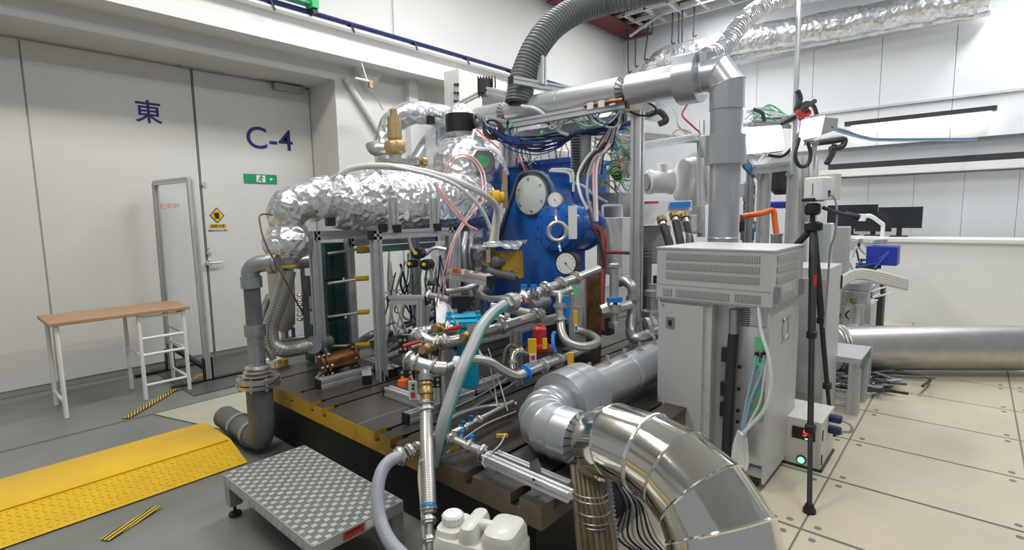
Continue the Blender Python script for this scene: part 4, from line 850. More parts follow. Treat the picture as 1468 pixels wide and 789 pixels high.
# ================================================================ things to the right of the gearbox
t = thing('plate_heat_exchanger', 'brazed plate heat exchanger with steel face and brown edge', 'heat exchanger', ad(842, 475, 3.9))
c0 = ad(843, 480, 3.75); c0.z = BZ+.02; top = ad(843, 393, 3.75).z; cl_ = ay(818, 430, c0.y); 
yl = ax(817, 430, c0.x).y; xr_ = ay(862, 430, c0.y).x
MB().bx(c0.x, xr_, c0.y, c0.y+.012, c0.z, top).build('brown_edge', 'copper', t); MB().bx(c0.x+.002, xr_-.002, c0.y+.012, yl, c0.z, top-.01).build('plate_pack', 'aludull', t)
MB().bx(c0.x-.012, c0.x+.002, c0.y+.02, yl, c0.z, top).build('steel_face', 'silverback', t); MB().bx(c0.x-.014, c0.x-.012, c0.y+.08, yl-.02, top-.18, top-.05).build('green_patch', 'greentape', t)
q_ = ad(808, 455, 3.6); MB().box(ad(825, 455, 3.72), (.02, .10, .16)).build('data_plate', 'canister', t)
tube1('red_pipe', 'dark red painted pipe coming down beside the white box', 'pipe', 'redpipe', L((845, 325, 4.5), (858, 328, 4.4), (865, 340, 4.35), (864, 380, 4.3), (862, 430, 4.2), (862, 475, 4.1)), R(5, 4.3), n=12)
tube1('red_handle_bar', 'short red bar across the white box', 'bar', 'redpipe', L((868, 362, 4.2), (882, 362, 4.2), (903, 363, 4.2)), .014)
single(MB().rbox(ad(886, 352, 4.7), (.3, .26, .50), .01), 'white_box', 'plain white equipment box left of the tall post', 'box', 'white')
t = thing('grey_case', 'light grey instrument case with a handle on top of the white box', 'case', ad(880, 312, 5.0)); MB().rbox(ad(880, 295, 5.0), (.34, .3, .24), .012).build('case_body', 'canister', t)
MB().tube(L((864, 312, 4.6), (864, 298, 4.6), (867, 295, 4.6), (888, 295, 4.6), (891, 298, 4.6), (891, 312, 4.6)), .012, 8, res=3).build('handle', 'white', t)
t = thing('valve_column', 'upright steel valve column with blue lever right of the heat exchanger', 'valve', ad(882, 430, 3.7))
MB().lathe(ad(880, 470, 3.7), (0, 0, 1), [(0, .04), (.04, .045), (.05, .03), (.10, .03), (.11, .05), (.17, .05), (.18, .038), (.20, .032), (.42, .032), (.43, .04), (.45, .04), (.46, .015), (.49, .012)], 18).build('column', 'steel', t)
MB().box(ad(881, 430, 3.62), (.10, .04, .03), rz=-.6).build('blue_lever', 'bluehandle', t); MB().cyl(ad(866, 447, 3.7), ad(905, 437, 3.72), .035, n=14).build('side_pipe', 'steel', t)
MB().lathe(ad(866, 447, 3.7), ad(905, 437, 3.7)-ad(866, 447, 3.7), [(-.02, .05), (.03, .055), (.06, .05)], 8).build('nut', 'steel', t)
mb = MB(); t = thing('galvanised_elbows', 'galvanised elbow pipework curving to a flange behind the front silver pipe', 'pipe', ad(905, 460, 3.75))
MB().tube(L((886, 405, 3.9), (896, 403, 3.85), (906, 412, 3.8), (907, 430, 3.8), (905, 470, 3.75), (906, 482, 3.7), (916, 485, 3.65), (945, 472, 3.7)), R(7.5, 3.8), 16, res=5).build('pipe_run', 'galv', t)
for x_, y_ in ((907, 428), (906, 463)): MB().cyl(ad(x_, y_-4, 3.78), ad(x_, y_+3, 3.78), R(9.5, 3.78), n=18).build('collar', 'galv', t)
mb = MB(); flange(mb, ad(936, 470, 3.75), V((.6, -.6, .1)), R(17, 3.75), .03); flange(mb, ad(929, 472, 3.7), V((.6, -.6, .1)), R(17, 3.75), .03); mb.build('flange', 'steel', t)
single(MB().lathe(ad(935, 455, 3.9), (0, 0, 1), [(0, .08), (.05, .08), (.06, .04), (.15, .04), (.16, .055), (.2, .055), (.21, .03), (.25, .03)], 16), 'grey_air_valve', 'small grey capped valve behind the flanged galvanised pipe', 'valve', 'galv')
for i in range(14):
    j = lambda s: random.uniform(-s, s)
    if i == 0: oc = thing('overhead_wiring', 'thin pale and green cables strung along the overhead rails', 'cables', ad(800, 175, 4.4)); random.seed(33)
    x0 = random.uniform(740, 850); D0 = 4.75-(x0-731)/162*.6-.12
    MB().tube(L((x0, 176-(x0-731)*.17+j(3), D0), (x0+15+j(8), 184+j(8)-(x0-731)*.1, D0-.05), (x0+35+j(10), 180+j(12)-(x0-731)*.08, D0-.1), (x0+55+j(8), 170+j(6)-(x0-731)*.12, D0-.15)), random.choice((.004, .006, .008)), 5).build('cable', random.choice(('hosewhite', 'cablegrey', 'cableblack', 'hosewhite', 'greentape', 'bluewire')), oc)
for k, pts in enumerate((((905, 145, 4.0), (925, 146, 4.0), (940, 155, 4.0), (935, 165, 4.0), (915, 165, 4.0), (903, 160, 4.0)), ((985, 150, 4.6), (978, 165, 4.6), (990, 178, 4.6), (1003, 190, 4.7)), ((960, 150, 4.6), (968, 162, 4.6), (972, 180, 4.6), (985, 192, 4.7)), ((962, 198, 4.9), (968, 188, 4.9), (980, 186, 4.9), (992, 192, 4.9)))):
    tube1('loose_cable', ('black cable loop at the top of the tall post', 'red tube under the big overhead collar', 'pale cable under the big overhead collar', 'pink tube lying on the white sheet')[k], 'cable', ('cableblack', 'hosered', 'hosewhite', 'hosepink')[k], L(*pts), .008, n=6)
for k, pts in enumerate((((668, 335, 4.2), (664, 360, 4.1), (668, 395, 4.1), (676, 425, 4.1)), ((676, 335, 4.3), (673, 360, 4.2), (676, 395, 4.2), (684, 422, 4.2)), ((713, 300, 4.3), (708, 330, 4.3), (704, 365, 4.3)))):
    tube1('drab_hose', ('left drab hose hanging behind the pink tubing', 'right drab hose hanging behind the pink tubing', 'drab hose hanging beside the gearbox left edge')[k], 'hose', 'hoseclear' if k == 2 else 'galv', L(*pts), .028, n=10)
# blower and pump
t = thing('blower', 'pale grey centrifugal blower with round motor behind the tall post', 'blower', ad(975, 290, 5.8))
c = ad(992, 261, 5.9); dx = V((-.78, .62, 0)).normalized()
MB().lathe(c-dx*.16, dx, [(0, .22), (.02, .27), (.10, .29), (.12, .33), (.14, .33), (.16, .28), (.28, .25), (.31, .20), (.32, .10)], 36).build('scroll', 'white', t)
MB().lathe(c+dx*.26, dx, [(0, .14), (.03, .125), (.22, .12), (.225, .135), (.27, .135), (.28, .10)], 24).build('motor', 'white', t)
mc = c+dx*.545; MB().lathe(mc, dx, [(0, .10), (.01, .095)], 20).build('fan_grille', 'cabinetdark', t); MB().rbox(c+dx*.36+V((0, 0, .15)), (.12, .08, .10), .01).build('terminal_box', 'white', t)
MB().tube([c-dx*.03+V((0, 0, -.28)), c-dx*.03+V((0, 0, -.4))], .1, 14).build('outlet', 'white', t)
t = thing('vacuum_pump', 'white pump unit with blue label below the blower', 'pump', ad(955, 330, 4.9))
MB().prism([ad(920, 290, 4.7), ad(957, 288, 4.6), ad(992, 287, 4.9), ad(992, 302, 4.9), ad(957, 305, 4.6), ad(935, 322, 4.65), ad(920, 322, 4.7)], (.25, .25, 0)).build('pump_hood', 'white', t)
MB().prism([ad(960, 290.5, 4.59), ad(990, 289, 4.84), ad(990, 297, 4.84), ad(960, 299, 4.59)], (-.004, -.004, 0)).build('blue_label', 'bluehandle', t)
MB().prism([ad(924, 289, 4.62), ad(944, 288.5, 4.58), ad(944, 292, 4.58), ad(924, 292.5, 4.62)], (-.003, -.003, 0)).build('red_lettering_strip', 'inkred', t)
MB().rbox(ad(935, 350, 5.0), (.3, .3, .35), .02, rz=.3).build('pump_body', 'canister', t)
for k in range(8): MB().box(ad(928, 333+k*5, 4.72), (.10, .012, .008), rz=-.8).build('fin', 'galv', t)
for i, (x0, y0, x1, y1) in enumerate(((948, 313, 960, 352), (966, 307, 976, 352), (981, 308, 990, 346))):
    h = thing('drain_hose', ('leftmost', 'middle', 'rightmost')[i]+' black hose with gold end fitting under the white pump', 'hose', ad(x0, y0, 4.5), 'black hoses with gold ends')
    MB().tube(L((x0+3, y0+12, 4.4), (x1, y1, 4.2), (x1+6, y1+40, 4.1)), .034 if i < 2 else .026, 12).build('hose_body', 'rubber', h); MB().cyl(ad(x0, y0, 4.45), ad(x0+1.5, y0+6, 4.42), .04, n=14).build('gold_fitting', 'brass', h); MB().cyl(ad(x0+1.5, y0+6, 4.42), ad(x0+3.5, y0+14, 4.4), .030, n=14).build('sleeve', 'steel', h)
# ================================================================ cables and tubes above
random.seed(11)
cb = thing('hanging_cable_bundle', 'sagging bundle of dark blue cables in front of the overhead rails', 'cables', ad(770, 210, 4.5))
for i in range(15):
    j = lambda s: random.uniform(-s, s); D0 = 4.5+j(.15); sg = random.uniform(-16, 8)
    MB().tube(L((692+j(6), 172+j(5), D0+.1), (705+j(5), 186+j(7), D0), (728+j(5), 203+j(6)+sg*.4, D0), (765, 213+sg+j(3), D0), (800, 207+sg+j(3), D0), (828, 194+j(4), D0), (862, 189+j(5), D0), (905, 178+j(6), D0)), random.choice((.005, .007, .008)), 6, res=5).build('cable', random.choice(('navy', 'bluewire', 'cableblack', 'bluewire', 'navy')), cb)
for i in range(4): MB().torus(ad(704+i, 183+i, 4.5), (V((-.7, -.7, .2))), R(11+i, 4.5), .009, 20, 6).build('coil', 'cableblack', cb)
for i, (x_, y_) in enumerate(((704, 178), (733, 180), (778, 190), (885, 195), (902, 186), (853, 175))): single(MB().rbox(ad(x_, y_, 4.45), (.038, .03, .03), .006), 'green_connector', ('leftmost green plug at the start of the sagging cables', 'second green plug from the left on the sagging cables', 'green plug in the middle above the sagging cables', 'green plug under the wrapped connector', 'green plug beside the top of the tall post', 'green plug left of the wrapped connector')[i], 'connector', 'greentape')
rt_ = thing('red_tubing', 'thin red and pink tubing crossing in front of the domed vessel', 'tubing', ad(700, 200, 4.4))
for pts, m_ in ((((683, 186, 4.4), (700, 200, 4.4), (715, 213, 4.4)), 'hosered'), (((736, 222, 4.4), (745, 230, 4.4), (753, 245, 4.4)), 'hosered'), (((636, 300, 4.1), (634, 262, 4.2), (648, 227, 4.2), (675, 224, 4.2), (694, 248, 4.2), (697, 290, 4.0)), 'hosepink'), (((638, 296, 4.1), (638, 262, 4.2), (652, 230, 4.2), (675, 228, 4.2), (690, 250, 4.2), (693, 292, 4.0)), 'hosepink'),
    (((624, 262, 3.05), (636, 280, 3.05), (655, 303, 3.1), (680, 335, 3.2)), 'hosepink'), (((622, 264, 3.05), (640, 290, 3.05), (664, 318, 3.1), (684, 330, 3.2)), 'hosepink'),
    (((694, 288, 3.6), (668, 318, 3.3), (651, 350, 3.2), (642, 385, 3.2), (634, 425, 3.3)), 'hosepink'), (((690, 290, 3.6), (664, 318, 3.3), (648, 350, 3.2), (638, 385, 3.2), (628, 425, 3.3), (625, 440, 3.4)), 'hosepink'), (((698, 262, 4.0), (682, 290, 3.5), (664, 318, 3.3)), 'cablegrey'), (((664, 318, 3.3), (652, 345, 3.2), (646, 400, 3.2)), 'cablegrey')):
    MB().tube(L(*pts), .0062, 6).build('tube', m_, rt_)
tube1('cream_hose', 'thick cream hose lying over the foil vessel and down beside the gearbox', 'hose', 'offwhite', L((488, 250, 3.6), (505, 242, 3.5), (535, 238, 3.4), (580, 241, 3.3), (630, 252, 3.3), (675, 269, 3.4), (702, 285, 3.6), (713, 302, 3.8), (711, 345, 3.9)), R(4.5, 3.5), n=12)
tube1('thin_clear_hose', 'thin pale hose running beside the thick cream hose', 'hose', 'hosewhite', L((560, 238, 3.2), (620, 252, 3.2), (660, 270, 3.25), (690, 300, 3.4), (704, 330, 3.5)), .012)
tube1('air_line', 'pale air line looping down from the overhead rails', 'hose', 'hosewhite', L((748, 152, 4.5), (768, 156, 4.4), (786, 170, 4.4), (802, 188, 4.4), (815, 194, 4.4)), .015)
tube1('neck_tube', 'white tube bending round the neck of the domed vessel', 'tube', 'hosewhite', L((680, 187, 4.6), (677, 205, 4.5), (685, 213, 4.4), (708, 215, 4.4), (720, 228, 4.4), (728, 250, 4.5)), .014)
wb = thing('colour_wire_tangle', 'tangle of coloured signal wires left of the tall post', 'wires', ad(885, 240, 4.5))
cols = ['cablegreen', 'bluewire', 'cableblack', 'hosewhite', 'cablegreen', 'cablegrey', 'hosepink', 'yellow', 'pvcblue', 'greenbright']
for i in range(46):
    j = lambda s: random.uniform(-s, s); x0, y0 = random.uniform(862, 905), random.uniform(195, 270); D0 = 4.5+j(.2)
    MB().tube(L((x0, y0, D0), (x0+j(14), y0+j(14), D0+j(.1)), (x0+j(16), y0+j(20), D0+j(.1)), (x0+j(22), y0+j(18)+6, D0)), random.choice((.004, .006)), 5, res=5).build('wire', random.choice(cols), wb)
for i in range(5): MB().torus(ad(882+i, 243+i*3, 4.45), V((-.7, -.6, .3)), R(9-i, 4.4), .007, 18, 5).build('wire_coil', 'cableblack' if i % 2 else 'cablegreen', wb)
pw = thing('pale_cable_drop', 'pale cables arching down beside the blue barrel', 'cables', ad(840, 270, 4.3))
for pts, m_ in ((((868, 205, 4.4), (845, 222, 4.3), (829, 250, 4.3), (832, 278, 4.2), (845, 305, 4.2)), 'hosewhite'), (((872, 205, 4.4), (856, 222, 4.3), (844, 248, 4.3), (842, 278, 4.2), (848, 305, 4.2)), 'cablegrey'), (((893, 170, 4.4), (872, 210, 4.3), (856, 238, 4.3), (856, 318, 4.2)), 'hosewhite'), (((889, 175, 4.4), (868, 215, 4.3), (852, 236, 4.3), (853, 318, 4.2)), 'hosepink'), (((824, 262, 4.3), (838, 268, 4.3), (852, 280, 4.3), (870, 290, 4.4)), 'hosewhite'), (((884, 178, 4.35), (862, 212, 4.3), (846, 226, 4.3), (826, 262, 4.3)), 'rubber'), (((843, 300, 4.2), (852, 330, 4.1), (862, 355, 4.1), (866, 385, 4.1)), 'rubber'), (((790, 243, 4.4), (818, 244, 4.4), (822, 258, 4.4), (822, 275, 4.4)), 'hosewhite'), (((787, 245, 4.4), (815, 248, 4.4), (819, 262, 4.4)), 'hosewhite')):
    MB().tube(L(*pts), .012, 7).build('cable', m_, pw)
for i in range(16):
    j = lambda s: random.uniform(-s, s); x0 = random.uniform(740, 815); o = MB().tube(L((x0, 205+j(12), 4.9), (x0+j(10), 222, 4.8), (x0+j(16), 240+j(5), 4.75)), .005, 5).build('thin_cable', random.choice(('cableblack', 'hosewhite', 'cablegrey', 'rust', 'brass')), pw)
t = thing('wrapped_connector', 'dark multi-pin connector wrapped in green and blue tape on the overhead rail', 'connector', ad(882, 170, 4.3))
a, c = ad(874, 178, 4.25), ad(896, 160, 4.3); MB().lathe(a, c-a, [(0, .035), (.01, .045), (.04, .045), (.05, .04), (.16, .035)], 16).build('connector_shell', 'black', t); MB().lathe(a.lerp(c, .35), c-a, [(0, .043), (.03, .043)], 16).build('green_wrap', 'greentape', t)
MB().lathe(a.lerp(c, .6), c-a, [(0, .046), (.035, .046)], 16).build('blue_wrap', 'bluewire', t); MB().rbox(ad(893, 155, 4.3), (.16, .08, .06), .01, rz=-.8).build('yellow_green_block', 'brasspale', t)
for i in range(9): MB().tube(L((876+i, 178, 4.25), (862+i*2, 200+i, 4.3), (850+i*2, 222, 4.35), (838+i*3, 250, 4.4)), .006, 5).build('lead', ('cableblack', 'hosepink', 'cablegrey', 'hosewhite')[i % 4], t)
# background machinery blocks behind gearbox and frame
random.seed(21)
for i, (px, py, w_, h_, D_, m_) in enumerate(((850, 260, 50, 34, 5.4, 'cabinetdark'), (785, 225, 60, 16, 6.0, 'offwhite'), (890, 225, 28, 60, 5.6, 'canister'), (1000, 315, 22, 40, 5.6, 'canister'), (925, 400, 20, 90, 4.9, 'pipegrey'), (940, 420, 10, 50, 4.7, 'dark'), (1010, 210, 18, 30, 5.4, 'silverback'), (870, 460, 24, 40, 4.3, 'dark'), (800, 470, 60, 50, 4.6, 'dark'), (745, 190, 60, 20, 6.0, 'offwhite'), (985, 320, 30, 24, 5.3, 'silverback'))):
    cc_ = ad(px, py, D_); hh_ = R(h_, D_); top_ = cc_.z+hh_/2; lo_ = gz(cc_.x, cc_.y) if i == 9 else cc_.z-hh_/2
    single(MB().rbox((cc_.x, cc_.y, (top_+lo_)/2), (R(w_, D_)*.75, R(w_, D_)*.7, top_-lo_), .012), 'machine_housing', ('dark grey block behind the pale cables above the blue barrel', 'pale panel behind the sagging blue cables', 'grey block behind the coloured wire tangle', 'grey block between the blower and the lagged drop pipe', 'grey block low behind the tall post', 'narrow dark block beside the cabinet edge', 'silver block under the overhead pipe elbow', 'dark block under the valve column', 'dark block under the blue gearbox front', 'pale block under the overhead rails', 'silver block right of the white pump')[i], 'housing', m_)
# ================================================================ front silver pipe and elbow
YP, ZP2 = 1.53, .53
pA = ay(945, 515, YP); xe = ay(776, 592, YP).x; e_end = ad(822, 630, 2.25)
t = thing('front_lagged_pipe', 'large silver lagged pipe lying low over the bed with a mitred elbow', 'pipe', (2.4, YP, BZ))
cx_ = e_end.x+.02; rE = .118
segs([(3.7, YP, ZP2), (2.75, YP, ZP2), (2.30, YP, ZP2)], rE, 'lagging', t)
segs([(2.30, YP, ZP2), (2.19, YP, ZP2)], .175, 'lagging', t, 'collar', n=36, bead=0); segs([(2.19, YP, ZP2), (2.07, YP, ZP2)], .172, 'lagging', t, 'collar', n=36, bead=0)
ac = arc((2.02, YP, ZP2), .20, (-1, 0, 0), (0, -1, 0), 5)
yl_ = e_end.y; last = [V((cx_, yl_, ZP2))]
segs([(2.08, YP, ZP2)]+[V(a) for a in ac]+[V((ac[-1].x, yl_, ZP2))], rE, 'lagging', t, 'gore', n=32)
exx = ac[-1].x
fo_ = MB()
for k in range(20):
    a = k*math.pi/10; e = V((math.cos(a), 0, math.sin(a))); e2 = V((math.cos(a+.26), 0, math.sin(a+.26))); c = V((exx, yl_, ZP2))
    fo_.prism([c+e*rE, c+e*.07+V((0, -.02, 0)), c+e2*.07+V((0, -.02, 0)), c+e2*rE], (0, -.002, 0))
fo_.build('folded_end', 'lagging', t); MB().cyl((exx, yl_+.02, ZP2), (exx, yl_-.13, ZP2), .076, n=22).build('bare_pipe', 'galv', t)
for px, py in ((845, 515), (871, 503), (895, 493), (917, 484), (938, 476)):
    q = ay(px, py, YP); st = MB().cyl((q.x, YP, ZP2+rE-.01), (q.x, YP, ZP2+rE+.045), .011, n=8).build('stud', 'steel', t); MB().cyl((q.x, YP, ZP2+rE-.004), (q.x, YP, ZP2+rE+.008), .022, n=12).build('washer', 'steel', st)
# polished chrome duct
t = thing('polished_duct', 'big mirror polished segmented steel duct curving down at the front', 'duct', (1.5, .6, 0))
s0 = V((exx, yl_-.115, ZP2+.01))
cps = [s0] + L((887, 634, 2.07), (929, 650, 1.98), (970, 676, 1.88), (1006, 713, 1.79), (1032, 760, 1.73), (1043, 818, 1.69)); e_ = cps[-1]; cps += [V((e_.x-.01, e_.y, .28)), V((e_.x-.01, e_.y, .012))]
rc = .145
segs(cps, [.140, .144, .151, .159, .169, .179, .187, .187, .187], 'chrome', t, 'gore', n=48, bead=.004, bm='chrome')
MB().torus(cps[2], cps[3]-cps[1], .152, .007, 48).build('tape_band', 'foil', t)
MB().lathe(s0+V((0, .03, 0)), (0, -1, 0), [(-.02, .10), (-.01, .135), (.01, .148), (.05, .150), (.07, .146)], 40, nz=.012).build('foil_collar', 'foil', t)
# ================================================================ pump stand and pipework
st = thing('pump_stand', 'low aluminium profile stand on the bed carrying the small pipework', 'frame', az(620, 590, BZ))
rz_ = az(583, 600, BZ+.03); p1, p2 = az(640, 590, BZ), az(702, 575, BZ)
zr1, zr2 = ad(640, 498, dep(p1)).z, 0
MB().ext((p1.x, p1.y, BZ), (p1.x, p1.y, zr1), .075).build('aluminium_profile', 'alu', st)
p1b = V((p1.x, p1.y+.085, 0)); MB().ext((p1b.x, p1b.y, BZ), (p1b.x, p1b.y, zr1), .055).build('aluminium_profile', 'alu', st)
MB().ext((p1.x+.62, p1.y, BZ), (p1.x+.62, p1.y, zr1), .06).build('aluminium_profile', 'alu', st)
frame(st, [((rz_.x, rz_.y, BZ+.03), (rz_.x+.5, rz_.y, BZ+.03)), ((p1.x-.05, p1.y+.02, zr1+.0), (p1.x+1.25, p1.y+.02, zr1)), (ad(690, 520, 3.7), ad(630, 430, 3.9)), ((p1.x+.05, p1.y+.06, BZ+.05), (p1.x+1.1, p1.y+.06, BZ+.05)), ((p1.x-.05, p1.y+.08, BZ+.03), (p1.x-.05, p1.y+.5, BZ+.03)), (ad(592, 430+50, 3.0), ad(640, 470, 3.2))], .055)
for (px, py, w_, h_) in ((578, 494, .05, .10), (583, 537, .09, .05), (624, 548, .06, .06)):
    c = ad(px, py, 2.85); b_ = MB().box(c, (w_, .012, h_), rz=-.85).build('black_bracket', 'black', st)
    for dx in (-.25, .25):
        for dz in (-.25, .25): MB().cyl(c+_r*w_*dx+V((0, 0, h_*dz))-FW*.006, c+_r*w_*dx+V((0, 0, h_*dz))-FW*.012, .008, n=8).build('bolt', 'steel', b_)
MB().box(ad(584, 515, 2.9), (.05, .012, .28), rz=-.85).build('mounting_plate', 'aludull', st)
MB().rbox(ad(579, 549, 2.82), (.05, .05, .04), .006, rz=.3).build('orange_block', 'orange', st)
# teal strainer
t = thing('teal_steam_trap', 'bright turquoise steam trap with bolted lid and cylindrical bowl', 'steam trap', ad(670, 560, 3.0))
Dt = 3.0; c = ad(665, 466, Dt); ang = -.75
MB().rbox(c+V((0, 0, -.055)), (.17, .15, .11), .03, rz=ang).build('trap_body', 'teal', t); MB().rbox(c+V((0, 0, .02)), (.21, .17, .05), .02, rz=ang).build('lid', 'teal', t); MB().rbox(c+V((0, 0, .055)), (.15, .12, .025), .02, rz=ang).build('lid_crown', 'teal', t)
for sx_ in (-1, 1):
    for sy_ in (-1, 1): MB().cyl(c+Matrix.Rotation(ang, 3, 'Z')@V((sx_*.085, sy_*.065, .04)), c+Matrix.Rotation(ang, 3, 'Z')@V((sx_*.085, sy_*.065, .066)), .015, n=6).build('lid_bolt', 'teal', t)
cb_ = ad(670, 478, Dt+.02); zb2 = ad(670, 560, Dt).z
MB().lathe((cb_.x, cb_.y, zb2), (0, 0, 1), [(0, .035), (.01, .055), (.03, .062), (cb_.z-zb2, .065)], 24).build('bowl', 'teal', t)
a, d_ = ad(650, 470, Dt-.05), ad(637, 472, Dt-.1); MB().lathe(a, d_-a, [(-.03, .045), (0, .05), (.005, .058), (.02, .058), (.021, .035), (.06, .03)], 20).build('inlet_flange', 'steel', t); MB().box(ad(676, 470, Dt-.1), (.05, .004, .04), rz=ang).build('data_plate', 'canister', t)
MB().box(ad(660, 433, Dt), (.10, .05, .07), rz=ang).build('black_sensor', 'black', t); MB().cyl(ad(660, 440, Dt), ad(660, 452, Dt), .018, n=10).build('sensor_stem', 'black', t)
tube1('trap_wire', 'thin steel wires crossing at the front of the turquoise bowl', 'wire', 'steel', L((690, 540, 2.9), (712, 575, 2.9), (725, 600, 2.9)), .004, n=5)
# small valves with red levers
def ball_valve(label, px, py, D, ax2, r, lever, lm='red'):
    c = ad(px, py, D); d = (ad(px+ax2[0], py+ax2[1], D+ax2[2])-c).normalized(); t = thing('ball_valve', label, 'valve', c)
    MB().lathe(c-d*r*2.2, d, [(0, r*.8), (r*.9, r*.8), (r*1.0, r*.6), (r*1.4, r), (r*2.2, r*1.15), (r*3.0, r), (r*3.4, r*.6), (r*3.5, r*.8), (r*4.4, r*.8)], 14).build('valve_body', 'brass', t)
    if lever:
        e0, e1 = ad(*lever[:2], D-.03), ad(*lever[2:4], D-.06); MB().tube([c, (c+e0)/2+V((0, 0, .01)), e0], .009, 6).build('valve_stem', 'brass', t); MB().cyl(e0, e1, .0085, .011, n=8).build('lever', lm, t)
    return t
ball_valve('brass ball valve with red lever beside the turquoise steam trap', 628, 470, 2.9, (10, -2, .1), .025, (638, 474, 660, 469))
ball_valve('brass ball valve with red lever above the tee at the stand end', 612, 500, 2.75, (12, -3, .1), .027, (602, 490, 578, 497))
ball_valve('brass ball valve without lever on the pipe below the trap', 669, 482, 2.85, (12, -4, .1), .024, None)
t = thing('brass_union', 'brass union upright below the front tee', 'fitting', ad(611, 560, 2.52))
a, b_ = ad(610.5, 546, 2.54), ad(611.5, 576, 2.5); MB().lathe(a, b_-a, [(0, .028), (.02, .034), (.03, .028), (.05, .036), (.065, .036), (.07, .028), (.10, .031)], 14).build('union_body', 'brass', t)
# pipes
def run(name, label, m, pts, rpx, D, parts=(), cat='pipe', group=None, n=14, res=6, bm='tube'):
    t = thing(name, label, cat, ad(*pts[0]), group); MB().tube(L(*pts), R(rpx, D), n, res=res).build(bm, m, t)
    for i, q in enumerate(parts):
        a, b_ = ad(*q[0]), ad(*q[1]); mb = MB(); fitting(mb, a, b_, R(q[2], D)); mb.build('fitting', q[3] if len(q) > 3 else 'steel', t)
    return t
run('header_pipe', 'long steel pipe on the stand rising to the upper manifold', 'steel', ((632, 492, 2.85), (660, 487, 2.9), (700, 475, 3.05), (745, 461, 3.2), (772, 453, 3.3)), 8, 3.0, (((634, 491, 2.85), (642, 489, 2.86), 10), ((715, 470, 3.08), (724, 468, 3.1), 10), ((764, 455, 3.27), (772, 452, 3.3), 11)))
run('header_pipe', 'thin steel pipe above the stand joining the flanged elbow', 'steel', ((700, 452, 3.3), (715, 455, 3.3), (740, 462, 3.25), (765, 450, 3.4)), 5, 3.2, (((722, 455, 3.28), (730, 457, 3.28), 8), ((704, 452, 3.3), (709, 453, 3.3), 7)))
run('header_pipe', 'fat pale pipe running below the blue gearbox to the right', 'steel', ((703, 440, 3.5), (730, 443, 3.5), (755, 449, 3.4), (772, 450, 3.35)), 6.5, 3.4, (((768, 446, 3.35), (775, 458, 3.35), 10),))
run('feed_pipes', 'steel tee pipes stacked at the left end of the stand', 'steel', ((594, 480, 2.9), (606, 484, 2.88), (620, 490, 2.85), (640, 487, 2.87)), 8, 2.87, (((590, 478, 2.9), (597, 481, 2.9), 9.5), ((622, 490, 2.85), (629, 491, 2.85), 10), ((600, 486, 2.86), (606, 480, 2.86), 9.5)))
run('feed_pipes', 'short pipe from the brass valve towards the turquoise trap', 'steel', ((603, 478, 2.95), (618, 473, 2.95), (640, 470, 2.97)), 6, 2.95, (((608, 477, 2.95), (614, 475, 2.95), 8.5), ((640, 470, 2.92), (645, 470, 2.92), 10)))
t = run('front_tee', 'grey metal pipe tee with a pipe falling from it at the stand end', 'steel', ((583, 515, 2.62), (598, 521, 2.6), (618, 527, 2.57), (640, 529, 2.57)), 10, 2.6, (((583, 515, 2.62), (590, 518, 2.61), 12), ((617, 526, 2.57), (621, 528, 2.57), 12), ((593, 519, 2.6), (597, 520.5, 2.6), 12)))
MB().tube(L((610, 526, 2.58), (611, 545, 2.55)), R(9, 2.55), 14).build('drop_pipe', 'steel', t); MB().cyl(ad(611, 537, 2.55), ad(611, 546, 2.54), R(11, 2.55), n=16).build('collar', 'galv', t)
run('braided_branch_hose', 'braided steel hose waving right from the front tee', 'braid', ((638, 529, 2.57), (655, 523, 2.57), (675, 516, 2.57), (700, 519, 2.6), (720, 531, 2.65), (740, 539, 2.7), (757, 534, 2.73)), 7, 2.6, (((653, 524, 2.56), (662, 519, 2.56), 10, 'white'),), cat='hose', n=14, bm='braid')
run('lower_branch_pipe', 'straight grey pipe over the silver collar with blue labelled joint', 'galv', ((750, 536, 2.72), (775, 526, 2.85), (805, 515, 3.05), (840, 500, 3.3)), 6.5, 2.9, (((751, 536, 2.72), (757, 534, 2.74), 9, 'bluehandle'), ((776, 526, 2.86), (781, 524, 2.88), 9), ((797, 518, 3.0), (801, 516, 3.03), 9), ((835, 502, 3.28), (842, 499, 3.32), 8)))
t = run('falling_braided_hose', 'braided hose falling from the brass valve to the floor by the jerry can', 'braid', ((611, 590, 2.47), (612, 640, 2.33), (614, 690, 2.22), (615, 725, 2.15)), 10, 2.3, (((611, 575, 2.5), (611, 582, 2.49), 11), ((611, 585, 2.48), (612, 594, 2.46), 11.5, 'aludull'), ((614, 722, 2.15), (615, 736, 2.13), 10), ((614, 742, 2.12), (615, 752, 2.1), 9), ((615, 770, 2.08), (616, 780, 2.06), 8)), cat='hose', bm='braid')
MB().cyl(ad(614, 724, 2.14), ad(614.3, 729, 2.13), R(10.8, 2.14), n=16).build('blue_label', 'bluehandle', t); MB().tube(L((615, 735, 2.13), (616, 790, 2.05), (617, 850, 1.98)), R(6, 2.1), 12).build('lower_pipe', 'galv', t)
MB().torus(ad(612, 664, 2.28), ad(612, 664, 2.28)-ad(612, 660, 2.29), R(10.5, 2.3), .003, 20, 6).build('cable_tie', 'white', t)
tube1('slim_hose', 'slim pale hose tied behind the falling braided hose', 'hose', 'hoseclear', L((607, 640, 2.34), (602, 680, 2.28), (605, 720, 2.2), (610, 790, 2.1), (612, 840, 2.0)), R(3.4, 2.2), n=10)
t = thing('striped_hose', 'thick grey hose with a green stripe sweeping down in front of the stand', 'hose', ad(680, 490, 2.6))
